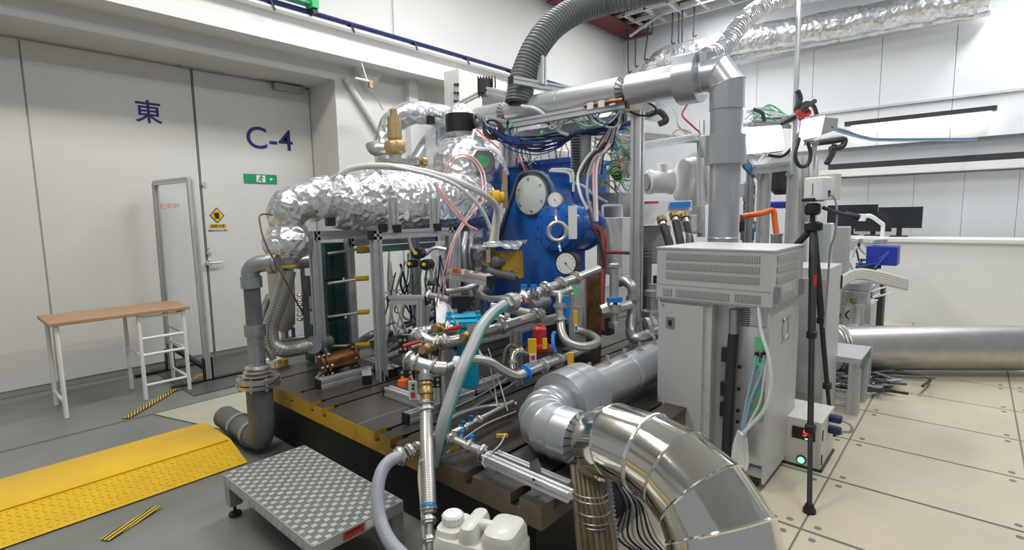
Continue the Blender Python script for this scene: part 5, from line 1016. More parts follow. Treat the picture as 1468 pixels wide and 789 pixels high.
MB().tube(L((724, 437, 2.95), (706, 450, 2.85), (690, 470, 2.72), (676, 500, 2.6), (662, 530, 2.5), (650, 562, 2.45), (638, 600, 2.4), (630, 635, 2.4), (622, 665, 2.42)), R(9, 2.6), 20, res=8).build('hose_body', 'hosestripe', t)
mb = MB(); fitting(mb, ad(722, 438, 2.95), ad(740, 431, 3.05), R(12, 3.0)); mb.build('hose_coupling', 'steel', t)
t = run('upper_manifold', 'steel manifold of tees and small blue valves below the gearbox', 'steel', ((738, 431, 3.05), (765, 421, 3.15), (795, 410, 3.3), (825, 399, 3.5), (858, 386, 3.7)), 6.5, 3.2, (((748, 428, 3.1), (756, 425, 3.1), 10), ((762, 423, 3.13), (770, 419, 3.15), 9.5), ((778, 417, 3.2), (786, 413, 3.23), 10), ((800, 409, 3.32), (807, 406, 3.36), 9.5), ((822, 400, 3.48), (828, 398, 3.52), 9)))
for x_, y_ in ((751, 413), (765, 413)): MB().cyl(ad(x_+1, y_+8, 3.1), ad(x_, y_, 3.1), .014, n=8).build('valve_stem', 'steel', t); MB().box(ad(x_, y_, 3.1), (.02, .035, .04), rz=.3).build('blue_handle', 'bluehandle', t)
MB().tube(L((780, 418, 3.25), (800, 421, 3.25), (818, 415, 3.35)), R(5, 3.2), 12).build('cross_pipe', 'steel', t); MB().tube(L((803, 421, 3.25), (803, 440, 3.22), (804, 460, 3.2)), R(6.5, 3.2), 14).build('drop_pipe', 'steel', t)
mb = MB(); fitting(mb, ad(803, 434, 3.22), ad(803, 443, 3.22), R(9, 3.2)); mb.build('fitting', 'steel', t); MB().rbox(ad(818, 432, 3.4), (.04, .04, .11), .008).build('sensor', 'steel', t)
for x_, y_ in ((812, 430), (814, 446), (812, 458)): MB().box(ad(x_, y_, 3.2), (.03, .03, .05), rz=.3).build('blue_handle', 'bluehandle', t)
run('looping_braided_hose', 'braided hose looping down and back beside the plate heat exchanger', 'braid', ((804, 458, 3.2), (805, 475, 3.15), (813, 490, 3.1), (830, 497, 3.1), (850, 495, 3.15), (857, 488, 3.25), (846, 480, 3.4), (828, 474, 3.5)), 6, 3.15, (((803, 456, 3.2), (804, 463, 3.19), 8.5),), cat='hose', bm='braid')
run('curled_hose', 'pale braided hose curling left in front of the blue gearbox base', 'braid', ((640, 418, 3.4), (665, 415, 3.4), (685, 408, 3.45), (691, 411, 3.4), (688, 420, 3.3), (698, 428, 3.2), (720, 428, 3.15), (742, 424, 3.1)), 4.2, 3.3, (), cat='hose', bm='braid')
run('left_stub_pipe', 'pale stub pipe on a short post left of the black sensor', 'galv', ((612, 424, 3.5), (630, 427, 3.45), (645, 431, 3.4)), 5.5, 3.4, (((612, 424, 3.5), (617, 425, 3.5), 8),))
single(MB().ext(ad(632, 432, 3.45), ad(634, 468, 3.3), .07), 'stub_post', 'short aluminium post under the pale stub pipe', 'post', 'alu')
# red regulator, yellow tags
t = thing('red_regulator', 'red painted regulator between the stand and the silver collar', 'regulator', ad(774, 500, 3.0))
MB().lathe(ad(774, 492, 3.0), (0, 0, 1), [(0, .035), (.01, .038), (.085, .038), (.095, .03), (.10, .015), (.11, .015)], 20).build('bonnet', 'red', t); MB().lathe(ad(772, 500, 3.0), (0, 0, 1), [(0, .03), (.01, .06), (.025, .06), (.035, .04)], 20).build('flange', 'red', t)
MB().tube(L((755, 503, 3.0), (772, 502, 3.0), (790, 500, 3.02)), .026, 12).build('regulator_body', 'redpipe', t)
for i, (px, py, w_, h_, D_, m_) in enumerate(((763, 497, .045, .085, 2.8, 'card'), (781, 493, .025, .06, 2.85, None), (818, 515, .035, .075, 2.95, 'blue'), (825, 456, .025, .09, 3.15, 'blue'), (720, 625, .055, .018, 2.45, None))):
    t = thing('yellow_tag', ('large yellow valve tag with red printed card below it', 'small blank yellow tag beside the red regulator', 'yellow tag over the straight grey pipe by the silver collar', 'narrow yellow tag hanging before the plate heat exchanger', 'flat yellow tag lying on the bed near the silver elbow')[i], 'tag', ad(px, py, D_))
    MB().rbox(ad(px, py, D_), (w_, .008, h_), .003, rz=-.85).build('tag_plate', 'yellow', t)
    if m_: MB().box(ad(px+1, py+ (h_/2+.018)*F/D_, D_), (w_*.8, .006, .04), rz=-.85).build('card', 'white', t)
    if m_ == 'card': MB().box(ad(px+1, py+(h_/2+.018)*F/D_, D_-.006), (w_*.5, .003, .025), rz=-.85).build('red_print', 'inkred', t)
    if m_ == 'blue': MB().box(ad(px+1, py+(h_/2+.018)*F/D_, D_-.006), (w_*.4, .003, .028), rz=-.85).build('blue_print', 'bluewire', t)
t = thing('white_tag', 'white tag with black and red print hanging at the stand end', 'tag', ad(592, 560, 2.7))
MB().rbox(ad(592, 560, 2.7), (.045, .006, .10), .003, rz=-.85).build('tag_plate', 'white', t); MB().box(ad(592, 567, 2.69), (.022, .003, .03), rz=-.85).build('red_print', 'inkred', t)
for y_ in (553, 558): MB().box(ad(592, y_, 2.69), (.014, .003, .012), rz=-.85).build('black_print', 'inkblack', t)
MB().tube(L((592, 547, 2.7), (590, 538, 2.75)), .003, 5).build('string', 'steel', t)
tube1('blue_lever', 'long blue lever handle hanging right of the red regulator', 'lever', 'bluehandle', L((797, 477, 2.95), (793, 480, 2.95), (793, 495, 2.92), (796, 505, 2.92)), .011)
run('small_elbow_pipe', 'shiny small elbow pipe behind the yellow tag', 'chrome', ((735, 530, 2.85), (735, 512, 2.88), (742, 503, 2.9), (757, 507, 2.95)), 4.5, 2.9, (((735, 516, 2.87), (735, 524, 2.86), 6), ((741, 504, 2.9), (747, 504, 2.92), 6.5)))
run('dark_motor_pipe', 'dull steel motor housing in front of the gearbox base', 'pipegrey', ((762, 440, 3.6), (785, 432, 3.7)), 9, 3.6, ())
run('bent_thin_hose', 'dark braided loop under the stand right of the turquoise bowl', 'braidbrown', ((722, 520, 2.95), (725, 503, 2.95), (733, 495, 2.95), (742, 500, 2.95)), 3, 2.9, (), cat='hose')
single(MB().rbox(ad(832, 508, 3.4), (.22, .14, .10), .01), 'dark_block', 'dark block under the looping braided hose', 'block', 'dark')
for i, (x0, y0, x1, y1, D0, D1) in enumerate(((600, 640, 740, 560, 2.55, 2.9), (690, 470, 800, 445, 3.5, 3.9))): pass
run('lower_valve_pipe', 'low steel pipe with four small blue valves along the bed edge', 'steel', ((640, 625, 2.4), (655, 632, 2.38), (675, 641, 2.36), (697, 650, 2.35)), 6.5, 2.4, (((645, 627, 2.4), (653, 631, 2.38), 9), ((668, 638, 2.37), (676, 642, 2.36), 8.5), ((688, 646, 2.35), (695, 650, 2.34), 9.5)))
for i, (x_, y_, D_) in enumerate(((664, 608, 2.6), (675, 600, 2.65), (662, 622, 2.4), (676, 628, 2.38))):
    t = thing('mini_valve', ('rear left', 'rear right', 'front left', 'front right')[i]+' of the four mini blue valves at the bed edge', 'valve', ad(x_, y_+8, D_), 'mini blue valves'); MB().cyl(ad(x_, y_+9, D_), ad(x_, y_, D_), .010, n=8).build('valve_stem', 'steel', t); MB().box(ad(x_, y_, D_), (.018, .022, .026), rz=.4).build('blue_handle', 'bluehandle', t)
run('upper_valve_pipe', 'second low steel pipe rising behind the small blue valves', 'steel', ((648, 622, 2.55), (668, 612, 2.62), (700, 596, 2.75), (735, 578, 2.9)), 5, 2.6, (((660, 616, 2.6), (667, 613, 2.62), 7.5), ((683, 605, 2.68), (689, 602, 2.7), 7)))
run('low_hose', 'braided hose arching low over the bed behind the striped hose', 'braid', ((618, 632, 2.55), (640, 605, 2.7), (670, 590, 2.85), (705, 583, 2.95), (740, 580, 3.0)), 4.2, 2.8, (), cat='hose', bm='braid')
for i, pts in enumerate((((640, 650, 2.45), (690, 612, 2.6), (740, 590, 2.8)), ((700, 500, 3.2), (715, 545, 2.95), (728, 590, 2.8)), ((698, 510, 3.1), (708, 550, 2.95), (714, 590, 2.8)), ((690, 660, 2.3), (715, 640, 2.35), (725, 622, 2.45)), ((640, 590, 2.95), (700, 560, 3.1), (760, 520, 3.3)), ((650, 600, 2.9), (720, 560, 3.05), (750, 540, 3.1)))):
    tube1('thin_wire', ('pale wire crossing the bed beside the low hose', 'pale wire falling right of the stand', 'second pale wire falling beside the stand post', 'pair of wires to the flat yellow tag', 'grey wire behind the stand posts', 'grey wire low behind the turquoise bowl')[i], 'wire', 'cablegrey', L(*pts), .0038, n=6)
single(MB().cyl(ad(646, 642, 2.4), ad(656, 641, 2.42), .016, n=10), 'plug_connector', 'small white and yellow plug lying by the low valve pipe', 'connector', 'yellow')
t = thing('thick_grey_hose', 'thick smooth grey hose curving from the bed edge down to the floor', 'hose', ad(545, 700, 2.2))
MB().tube(L((571, 655, 2.28), (557, 663, 2.24), (546, 680, 2.2), (541, 710, 2.15), (545, 745, 2.1), (558, 775, 2.05), (580, 800, 2.0), (610, 830, 1.95)), R(9.5, 2.15), 18).build('hose_body', 'hosegrey', t)
for a, b_, r_ in (((568, 657, 2.29), (580, 651, 2.31), 12), ((583, 650, 2.32), (592, 645, 2.34), 10), ((594, 644, 2.35), (602, 640, 2.37), 8)): mb = MB(); fitting(mb, ad(*a), ad(*b_), R(r_, 2.3)); mb.build('coupling', 'steel', t)
MB().tube(L((600, 641, 2.36), (620, 633, 2.42), (642, 626, 2.45)), R(5, 2.4), 12).build('joining_pipe', 'steel', t)
# bed-edge aluminium beam
t = thing('edge_beam', 'bright aluminium profile beam lying along the bed corner under the silver elbow', 'beam', az(750, 690, BZ+.05))
a, b_ = ad(694, 657, 2.28), ad(818, 712, 1.98); MB().ext(a, b_, .040).build('aluminium_profile', 'alu', t); a2, b2 = ad(712, 652, 2.36), ad(816, 696, 2.12); MB().ext(a2, b2, .032).build('aluminium_profile', 'alu', t)
MB().ext(a+V((0, 0, .0)), a-(b_-a).normalized()*.008, .040).build('end_cap', 'black', t); MB().prism([ad(764, 685, 2.12), ad(776, 678, 2.14), ad(772, 668, 2.16), ad(760, 676, 2.14)], (.02, .02, .02)).build('corner_block', 'black', t)
MB().torus(ad(700, 659, 2.26), b_-a, .034, .003, 20, 6).build('cable_tie', 'white', t); MB().cyl(ad(765, 688, 2.09), ad(765, 688, 2.05), .006, n=8).build('bolt_hole', 'black', t)
# brown tubes under the elbow
bt = thing('brown_hose_bundle', 'bundle of brown translucent hoses tied with wire under the silver elbow', 'hoses', ad(845, 740, 2.05))
for i in range(7):
    dx = (-22, -14, -6, 2, 10, 18, 25)[i]; MB().tube(L((838+dx*.75, 668, 2.2), (843+dx*.8, 710, 2.12), (850+dx, 750, 2.06), (856+dx*1.05, 800, 2.0), (858+dx, 860, 1.95)), R(5, 2.1), 10).build('hose', 'amber' if i % 3 else 'braidbrown', bt)
for y_, m_ in ((704, 'steel'), (712, 'steel'), (742, 'steel'), (748, 'steel'), (752, 'bluewire'), (730, 'steel')): MB().torus(ad(846+(y_-700)*.12, y_, 2.1), V((.1, .05, 1)), R(25, 2.1), .003, 24, 5).build('wire_tie', m_, bt)
tube1('ribbed_blue_hose', 'blue grey ribbed hose behind the brown hose bundle', 'hose', 'hosegrey', L((868, 690, 2.2), (874, 740, 2.15), (880, 800, 2.1)), R(9, 2.1), n=12, rib=(.016, .006))
fcb = thing('floor_cables', 'loose dark cables hanging under the polished duct', 'cables', ad(890, 740, 2.2))
for i in range(8): MB().tube(L((880+i*4, 690+i*3, 2.25), (895+i*4, 725, 2.2), (885+i*8, 770, 2.2), (925+i*6, 800, 2.1)), .005, 5).build('cable', ('cableblack', 'pipegrey', 'cableblack', 'cablegrey')[i % 4], fcb)
# ================================================================ grey cabinet
cX, cY0 = 2.85, .76; cY1 = ax(944, 500, cX).y; cX1 = ay(1150, 348, cY0).x; zt1 = ax(1105, 360, cX).z; zt0 = ax(1104, 441, cX).z
t = thing('control_cabinet', 'tall light grey cabinet with slotted hood and open cable bay', 'cabinet', (cX+.3, (cY0+cY1)/2, 0))
def fy(px, py=500): return ax(px, py, cX).y
def fz(px, py): return ax(px, py, cX).z
yd = fy(1021, 450)
MB().bx(cX, cX1, yd, cY1, .07, zt0).build('left_body', 'cabinet', t); MB().bx(cX+.10, cX1, cY0+.012, yd, .07, zt0-.001).build('bay_back', 'cabinetdark', t)
MB().bx(cX, cX1, cY0, cY0+.012, .05, zt0).build('side_panel', 'cabinet', t); MB().bx(cX+.02, cX+.10, cY0+.012, yd, .07, .10).build('bay_sill', 'cabinet', t); MB().bx(cX+.085, cX+.10, cY0+.012, yd, .10, zt0).build('bay_panel', 'silverback', t)
MB().bx(cX+.06, cX+.085, cY0+.015, fy(1068), .12, fz(1060, 470)).build('raised_panel', 'silverback', t)
dr_ = MB().bx(cX-.014, cX, yd+.045, cY1-.004, .10, zt0-.03).build('door', 'cabinet', t); q = ax(961, 463, cX-.015)
MB().box(q, (.006, .05, .065)).build('latch_recess', 'vent', dr_); MB().box(q+V((-.004, 0, 0)), (.008, .018, .03)).build('latch', 'black', dr_)
for px, py in ((950, 437), (1013, 442), (1007, 550), (1012, 595)): MB().cyl(ax(px, py, cX-.014), ax(px, py, cX-.02), .007, n=8).build('screw', 'galv', dr_)
hood = MB().bx(cX-.015, cX1, cY0-.01, cY1+.01, zt0, zt1).build('hood', 'cabinet', t)
MB().bx(cX-.02, cX1+.005, cY0-.015, cY1+.015, zt1-.004, zt1+.004).build('top_sheet', 'cabinet', hood); MB().bx(cX-.018, cX1, cY0-.013, cY1+.013, zt0-.01, zt0+.002).build('lower_lip', 'cabinetdark', hood)
def grille(x, ya, yb_, z0, z1, face, tdark=False):
    g = (MB().bx(x-.003, x, ya, yb_, z0, z1) if face == 'x' else MB().bx(ya, yb_, x-.003, x, z0, z1)).build('vent', 'ventback' if tdark else 'vent', hood)
    s_ = MB(); n = int(abs(yb_-ya)/.0085)
    for k in range(n):
        c = ya+(k+.5)*(yb_-ya)/n
        if face == 'x': s_.bx(x-.006, x-.003, c-.0022, c+.0022, z0, z1)
        else: s_.bx(c-.0022, c+.0022, x-.006, x-.003, z0, z1)
    o = s_.build('vent_slats', 'cabinet', g, smooth=False); o['kind'] = 'stuff'
H = zt1-zt0; fx = cX-.015
for k in range(3): z1_ = zt1-H*(.10+.19*k); grille(fx, cY0+.055, cY1-.045, z1_-H*.115, z1_, 'x'); grille(cY0-.01, cX+.05, cX1-.15, z1_-H*.115, z1_, 'y')
for a, b_, dk in ((.90, .99, 0), (.35, .86, 0), (.08, .30, 1)): W_ = cY1-cY0; grille(fx, cY0+W_*a*.96, cY0+W_*b_*.96, zt0+H*.06, zt0+H*.19, 'x', dk)
grille(cY0-.01, cX+.1, cX1-.2, zt0+H*.06, zt0+H*.19, 'y')
MB().bx(fx-.002, fx, cY0, cY1, zt0+H*.27, zt0+H*.275).build('seam', 'cabinetdark', hood)
for x, z in ((cX+.03, zt0+.06), (cX1-.06, zt0+.05)): MB().box((x, cY0-.025, z), (.035, .03, .09)).build('catch', 'galv', t)
fan = MB(); cxx, czz = (cX+cX1)/2, zt0-.16
MB().torus((cxx, cY0-.001, czz), (0, 1, 0), .062, .004, 28, 6).build('fan_guard', 'galv', t)
for a in (45, 135, 225, 315): e = V((math.cos(math.radians(a)), 0, math.sin(math.radians(a)))); MB().cyl(V((cxx, cY0-.002, czz))+e*.062, V((cxx, cY0-.002, czz))+e*.095, .006, n=6).build('fan_guard_lug', 'galv', t)
for x, y in ((cX+.05, cY0+.06), (cX1-.06, cY0+.06), (cX+.05, cY1-.06), (cX1-.06, cY1-.06)): MB().cyl((x, y-.015, .035), (x, y+.015, .035), .035, n=16).box((x, y, .065), (.05, .03, .02)).build('caster', 'black', t)
# bay contents
xb = cX+.06
MB().tube([(xb-.02, fy(1047), fz(1047, 445)), (xb-.02, fy(1047), fz(1046, 480))], .024, 14).build('cable_gland', 'galv', t)
MB().tube([(xb-.02, fy(1047), fz(1046, 480)), (xb-.02, fy(1045), fz(1045, 520)), (xb-.02, fy(1043), .35), (xb-.02, fy(1042), .12)], .026, 14).build('black_cable', 'rubber', t); MB().tube([(xb-.02, fy(1046.5), fz(1046, 475)), (xb-.02, fy(1046), fz(1045, 515))], .021, 12).build('cable_sleeve', 'pipegrey', t)
for k in range(9): MB().bx(xb+.02, xb+.026, fy(1066), fy(1054), fz(1060, 446+k*3.2), fz(1060, 444.5+k*3.2)).build('louvre', 'ventback', t)
for py in (510, 560, 590): MB().bx(xb-.005, xb+.028, fy(1036), fy(1029), fz(1030, py+12), fz(1030, py-8)).build('breaker', 'dark', t)
for py in (530, 562, 594, 610): MB().cyl((xb, fy(1056), fz(1056, py)), (xb-.012, fy(1056), fz(1056, py)), .01, n=10).build('knob', 'black', t)
MB().bx(xb-.003, xb, fy(1102, 490), fy(1077, 490), fz(1085, 506), fz(1085, 487)).build('green_tape', 'greentape', t)
for px, py in ((1081, 520), (1090, 530), (1098, 528)): MB().box((xb-.02, fy(px), fz(px, py)), (.008, .03, .05)).build('tape_flag', 'greentape', t)
for py in (568, 590, 604): MB().box((xb-.004, fy(1085), fz(1087, py)), (.004, .05, .045), M=Matrix.Rotation(.5, 3, 'X')).build('green_tape', 'greentape', t)
for px in (1081, 1090, 1098): MB().rbox((xb-.01, fy(px), fz(px, 512)), (.03, .018, .03), .004).build('connector', 'black', t)
for i, (px, q) in enumerate(((1081, 1070), (1093, 1075), (1098, 1090))): MB().tube([(xb-.02, fy(px), fz(px, 512)), (xb-.03, fy(px-3), fz(px, 540)), (xb-.03, fy(q), fz(q, 580)), (xb-.04, fy(1066+i*3), fz(1070, 620)), (xb-.04, fy(1063+i*2), fz(1068, 660))], .007, 8).build('blue_tube', 'pvcblue' if i < 2 else 'hosewhite', t)
wt = thing('white_power_cable', 'white cable hanging out of the cabinet hood and coiled at the bottom', 'cable', (cX-.05, fy(1090), .5))
MB().tube([(cX-.01, fy(1086), zt0), (cX-.03, fy(1093), fz(1093, 475)), (cX-.035, fy(1105), fz(1105, 510)), (cX-.035, fy(1110), fz(1110, 550)), (cX-.035, fy(1102), fz(1102, 585)), (cX-.035, fy(1082), fz(1085, 610)), (cX-.04, fy(1068), fz(1072, 625))], .009, 8).build('lead', 'hosewhite', wt)
for i in range(5): MB().tube([(cX-.03-.01*i, fy(1066+i*2), fz(1066, 616)), (cX-.04, fy(1060+i*3), fz(1062, 640)), (cX-.04, fy(1060+i*4), fz(1064, 668)), (cX-.03, fy(1068+i*3), fz(1070, 660)), (cX-.03, fy(1072+i), fz(1072, 625))], .008, 8).build('coil_loop', 'hosewhite', wt)
for i, (px, py, D_) in enumerate(((1109, 350, 3.3), (1117, 349, 3.35), (987, 348, 3.5))):
    single(MB().lathe(ad(px, py+3, D_), (0, 0, 1), [(0, .018), (.06, .018), (.065, .022), (.075, .022)], 12), 'lifting_bolt', ('left of two eye bolts at the right rear of the cabinet top', 'right of two eye bolts at the right rear of the cabinet top', 'lone eye bolt at the left rear of the cabinet top')[i], 'bolt', 'galv')
# ================================================================ low controller
bp = az(1175, 679, .0); X0 = bp.x; zt2 = ax(1176, 607, X0).z
t = thing('temperature_controller', 'cream controller box on the floor with red digits and green lamp', 'controller', (X0+.15, bp.y+.1, 0))
MB().bx(X0, X0+.34, bp.y, bp.y+.34, .02, zt2).build('case', 'offwhite', t); MB().bx(X0-.002, X0+.36, bp.y-.01, bp.y+.36, 0, .02).build('base_plate', 'dark', t)
q = ax(1152, 622, X0); sc = MB().bx(X0-.006, X0, q.y-.06, q.y+.06, q.z-.035, q.z+.035).build('display', 'black', t); text('50', .05, (X0-.0075, q.y-.02, q.z+.004), (0, -1, 0), (0, 0, 1), 'ledred', 'digits', sc)
MB().box((X0-.008, q.y-.02, q.z-.026), (.002, .02, .006)).build('green_digit_bar', 'ledgreen', sc)
q = ax(1149, 659, X0); MB().cyl((X0, q.y, q.z), (X0-.01, q.y, q.z), .026, n=18).build('lamp_bezel', 'rubber', t); MB().cyl((X0-.01, q.y, q.z), (X0-.016, q.y, q.z), .018, n=16).build('green_lamp', 'ledgreen', t)
for z in (.07, zt2-.08): MB().bx(X0+.02, X0+.035, bp.y-.004, bp.y, z-.03, z+.03).build('hinge', 'black', t)
for z in (.20, .27): MB().rbox((X0+.2, bp.y-.03, z), (.05, .07, .04), .01).build('plug', 'navy', t)
MB().tube([(X0+.2, bp.y-.06, .27), (X0+.2, bp.y-.11, .25), (X0+.2, bp.y-.11, .21), (X0+.2, bp.y-.06, .20)], .008, 8).build('loop_cable', 'cablegrey', t)
# tall narrow rack behind tripod
t = thing('grey_rack', 'light grey narrow equipment rack standing behind the tripod', 'rack', (4.1, .8, 0))
q = ax(1188, 400, 3.95); MB().bx(3.95, 4.4, q.y, q.y+.45, .05, ax(1170, 385, 3.95).z).build('rack_body', 'cabinet', t); MB().bx(3.93, 3.95, q.y+.02, q.y+.42, .25, ax(1170, 400, 3.95).z).build('rack_panel', 'silverback', t)
for i in range(4): MB().rbox(ad(1184+i*6, 425-i*7, 3.8), (.03, .05, .10), .006, rz=.2).build('black_clip', 'black', t)
# ================================================================ tripod
t = thing('camera_tripod', 'black tripod with a small white camera standing right of the cabinet', 'tripod', (3.45, .7, 0))
D_ = 3.12; ap = ad(1166, 325, D_); f1, f2 = az(1160, 736, 0), az(1192, 625, 0); f3 = V((3.62, .62+.62, 0)); f3 = V((3.80, 1.55, .38))
hp_ = ad(1165, 300, D_)
for i, (f_, nm) in enumerate(((f1, 1), (f2, 1), (f3, 1))):
    d = (f_-ap); s_ = ap + d.normalized()*.04; k1, k2 = ap+d*.42, ap+d*.74
    lg = MB().cyl(s_, k1, .020, n=12).build('leg', 'rubber', t); MB().cyl(k1-d*.01, k2, .015, n=12).build('leg_tube', 'rubber', lg); MB().cyl(k2-d*.01, f_+V((0, 0, .03)), .012, n=10).build('leg_tube', 'rubber', lg)
    for k in (k1, k2): MB().rbox(k, (.05, .05, .045), .012).build('clamp', 'black', lg)
    MB().lathe(f_, (0, 0, 1), [(0, .03), (.02, .03), (.05, .016)], 14).build('rubber_foot', 'black', lg)
MB().box(ap+(f1-ap)*.23-FW*.022, (.02, .004, .10), rz=-.85).build('red_lettering', 'inkred', t)
MB().cyl(ap-V((0, 0, .30)), hp_+V((0, 0, .03)), .015, n=12).build('centre_column', 'rubber', t); MB().lathe(ap-V((0, 0, .03)), (0, 0, 1), [(0, .03), (.01, .05), (.05, .05), (.06, .03)], 14).build('shoulder', 'black', t)
MB().rbox(hp_, (.09, .08, .07), .02).build('pan_head', 'black', t); MB().rbox(hp_+V((0, 0, .055)), (.10, .08, .02), .008, rz=-.5).build('mount_plate', 'black', t)
MB().tube(L((1180, 298, 3.1), (1205, 306, 3.0), (1232, 312, 2.95)), .011, 8).build('pan_handle', 'rubber', t); MB().cyl(ad(1212, 307, 3.0), ad(1232, 312, 2.95), .017, n=10).build('handle_grip', 'black', t)
cm_ = thing('white_camera', 'small white boxy camera mounted on the black tripod', 'camera', ad(1174, 285, 3.1)); MB().rbox(ad(1173, 271, 3.1), (.10, .12, .135), .012, rz=-.4).build('camera_body', 'white', cm_); MB().rbox(ad(1190, 268, 3.2), (.06, .10, .16), .008, rz=-.4).build('rear_module', 'offwhite', cm_)
MB().box(ad(1165, 272, 3.03), (.004, .006, .07), rz=-.4).build('slot', 'vent', cm_); MB().box(ad(1188, 277, 3.06), (.03, .02, .03)).build('blue_plug', 'bluewire', cm_)
tube1('camera_cable', 'thin blue grey cable from the white camera down the tripod', 'cable', 'hosegrey', L((1188, 278, 3.05), (1197, 286, 3.05), (1200, 310, 3.05), (1196, 340, 3.1), (1190, 360, 3.15), (1186, 420, 3.2), (1182, 470, 3.2)), .006, n=6)
# ================================================================ work lights and frames at the right
def worklight(label, pts, D, ang_):
    c = sum((ad(x_, y_, D) for x_, y_ in pts), V((0, 0, 0)))/4; t = thing('work_light', label, 'lamp', c)
    q = [ad(x_, y_, D) for x_, y_ in pts]; MB().prism(q, tuple(FW*.02)).build('lamp_face', 'lampface', t)
    mb = MB(); q2 = [c+(p-c)*1.08+FW*.012 for p in q]; mb.prism(q2, tuple(FW*.07)).build('lamp_housing', 'silverback', t); return t
worklight('left of two glaring white work lights, beside the lagged drop pipe', ((1063, 184), (1120, 180), (1124, 214), (1067, 220)), 4.2, 0)
wl2 = worklight('right of two glaring white work lights, above the tripod camera', ((1152, 172), (1182, 166), (1176, 194), (1147, 200)), 3.9, 0)
tube1('lamp_pole', 'thin pale pole rising from the work lights out of frame', 'pole', 'silverback', L((1147, -40, 3.95), (1143, 80, 3.95), (1138, 215, 3.95), (1137, 250, 3.95)), .019, n=8, smooth=False)
lc = thing('lamp_cables', 'thick black lamp leads twisted round the work lights', 'cables', ad(1150, 160, 3.9))
for pts, r_ in ((((1143, 130, 3.9), (1147, 142, 3.9), (1142, 160, 3.9), (1150, 172, 4.0)), .02), (((1168, 145, 3.9), (1152, 156, 3.85), (1140, 168, 3.9), (1120, 178, 4.0)), .018), (((1142, 160, 3.9), (1155, 148, 3.9), (1166, 152, 3.9), (1171, 165, 3.9)), .016), (((1100, 222, 4.1), (1120, 224, 4.1), (1135, 212, 4.0), (1146, 198, 3.9)), .014), (((1146, 198, 3.9), (1140, 222, 3.9), (1146, 238, 3.9), (1158, 236, 3.9), (1162, 220, 3.9), (1158, 204, 3.9)), .014), (((1172, 205, 3.9), (1195, 202, 3.9), (1210, 200, 3.9), (1207, 210, 3.9), (1190, 214, 3.9)), .022), (((1197, 208, 3.9), (1192, 222, 3.9), (1185, 235, 3.9)), .022), (((1148, 152, 3.9), (1150, 160, 3.85), (1158, 158, 3.85)), .014), (((1080, 157, 4.2), (1092, 162, 4.2), (1096, 175, 4.2)), .016)):
    MB().tube(L(*pts), r_, 8).build('lead', 'rubber', lc)
for k in range(3): MB().torus(ad(1148+k*4, 163-k, 3.85), V((-.6, -.7, .4)), .03, .01, 14, 6).build('red_tie', 'red', lc)
bl = thing('lamp_bracket', 'dark clamp bracket holding the right work light', 'bracket', ad(1170, 200, 4.0)); MB().prism([ad(1183, 168, 4.0), ad(1202, 170, 4.0), ad(1200, 185, 4.0), ad(1178, 192, 4.0)], tuple(FW*.08)).build('housing', 'cabinetdark', bl); MB().tube(L((1150, 205, 4.0), (1175, 203, 4.0), (1203, 198, 4.0)), .02, 8).build('arm', 'silverback', bl); MB().prism([ad(1163, 206, 4.0), ad(1172, 206, 4.0), ad(1168, 245, 4.0)], tuple(FW*.02)).build('plumb_plate', 'silverback', bl)
bh = thing('blue_cable_run', 'blue cables running from the right work light to the right edge', 'cables', ad(1220, 190, 4.3))
for i in range(4): MB().tube(L((1192, 182+i, 4.0), (1215, 188+i*1.5, 4.3), (1240, 196+i, 4.8), (1275, 199+i, 5.4), (1400, 198+i, 7.0)), .008+.003*(i == 1), 6).build('cable', ('cablegreen', 'bluewire', 'bluewire', 'pvcblue')[i], bh)
gc = thing('green_cable_tangle', 'green and pale cables heaped behind the left work light', 'cables', ad(1110, 165, 4.5)); random.seed(5); ta, tb = ad(1078, 176, 4.5), ad(1140, 180, 4.45); MB().ext(ta, tb, .05).build('tray', 'aludull', gc); MB().ext((ta.x, ta.y, gz(ta.x, ta.y)), ta, .05).build('tray_post', 'aludull', gc)
for i in range(16):
    j = lambda s: random.uniform(-s, s); MB().tube(L((1078+j(10), 165+j(8), 4.5), (1095+j(8), 160+j(10), 4.5), (1115+j(8), 168+j(8), 4.5), (1138+j(6), 172+j(8), 4.4)), .007, 5).build('cable', random.choice(('cablegreen', 'greenbright', 'hosewhite', 'cablegrey', 'hosewhite')), gc)
fp = thing('right_portal_frame', 'aluminium profile portal standing behind the cabinet', 'frame', ad(1110, 340, 4.3))
D4 = 4.3; pL, pR = ad(1092, 300, D4), ad(1134, 300, D4-.05)
for q, zt_ in ((pL, ad(1092, 245, D4).z), (pR, ad(1134, 240, D4).z)): MB().ext((q.x, q.y, gz(q.x, q.y)), (q.x, q.y, zt_), .065).build('post', 'alu', fp)
MB().ext((pL.x+.1, pL.y+.0, gz(pL.x+.1, pL.y)), (pL.x+.1, pL.y, ad(1100, 245, D4).z), .06).build('post', 'alu', fp); MB().ext(ad(1080, 244, D4-.08), ad(1138, 237, D4-.05), .075).build('top_rail', 'alu', fp)
for x_, y_ in ((1087, 253), (1131, 250)): MB().cyl(ad(x_, y_, D4-.1), ad(x_, y_, D4-.13), .025, n=12).build('bolt_head', 'galv', fp)
MB().ext(ad(1168, 225, 4.6), ad(1165, 340, 4.6), .05).build('post', 'alu', fp); MB().ext(ad(1153, 225, 5.0), ad(1152, 340, 5.0), .08).build('post', 'aludull', fp)
single(MB().rbox(ad(1121, 257, 4.8), (.2, .18, .28), .07), 'black_cover', 'rounded dark cover hanging inside the right portal frame', 'cover', 'dark')
single(MB().rbox(ad(1115, 294, 4.6), (.22, .06, .06), .02, rz=-.8), 'blue_grip', 'blue and black grip inside the right portal frame', 'grip', 'blueplastic')
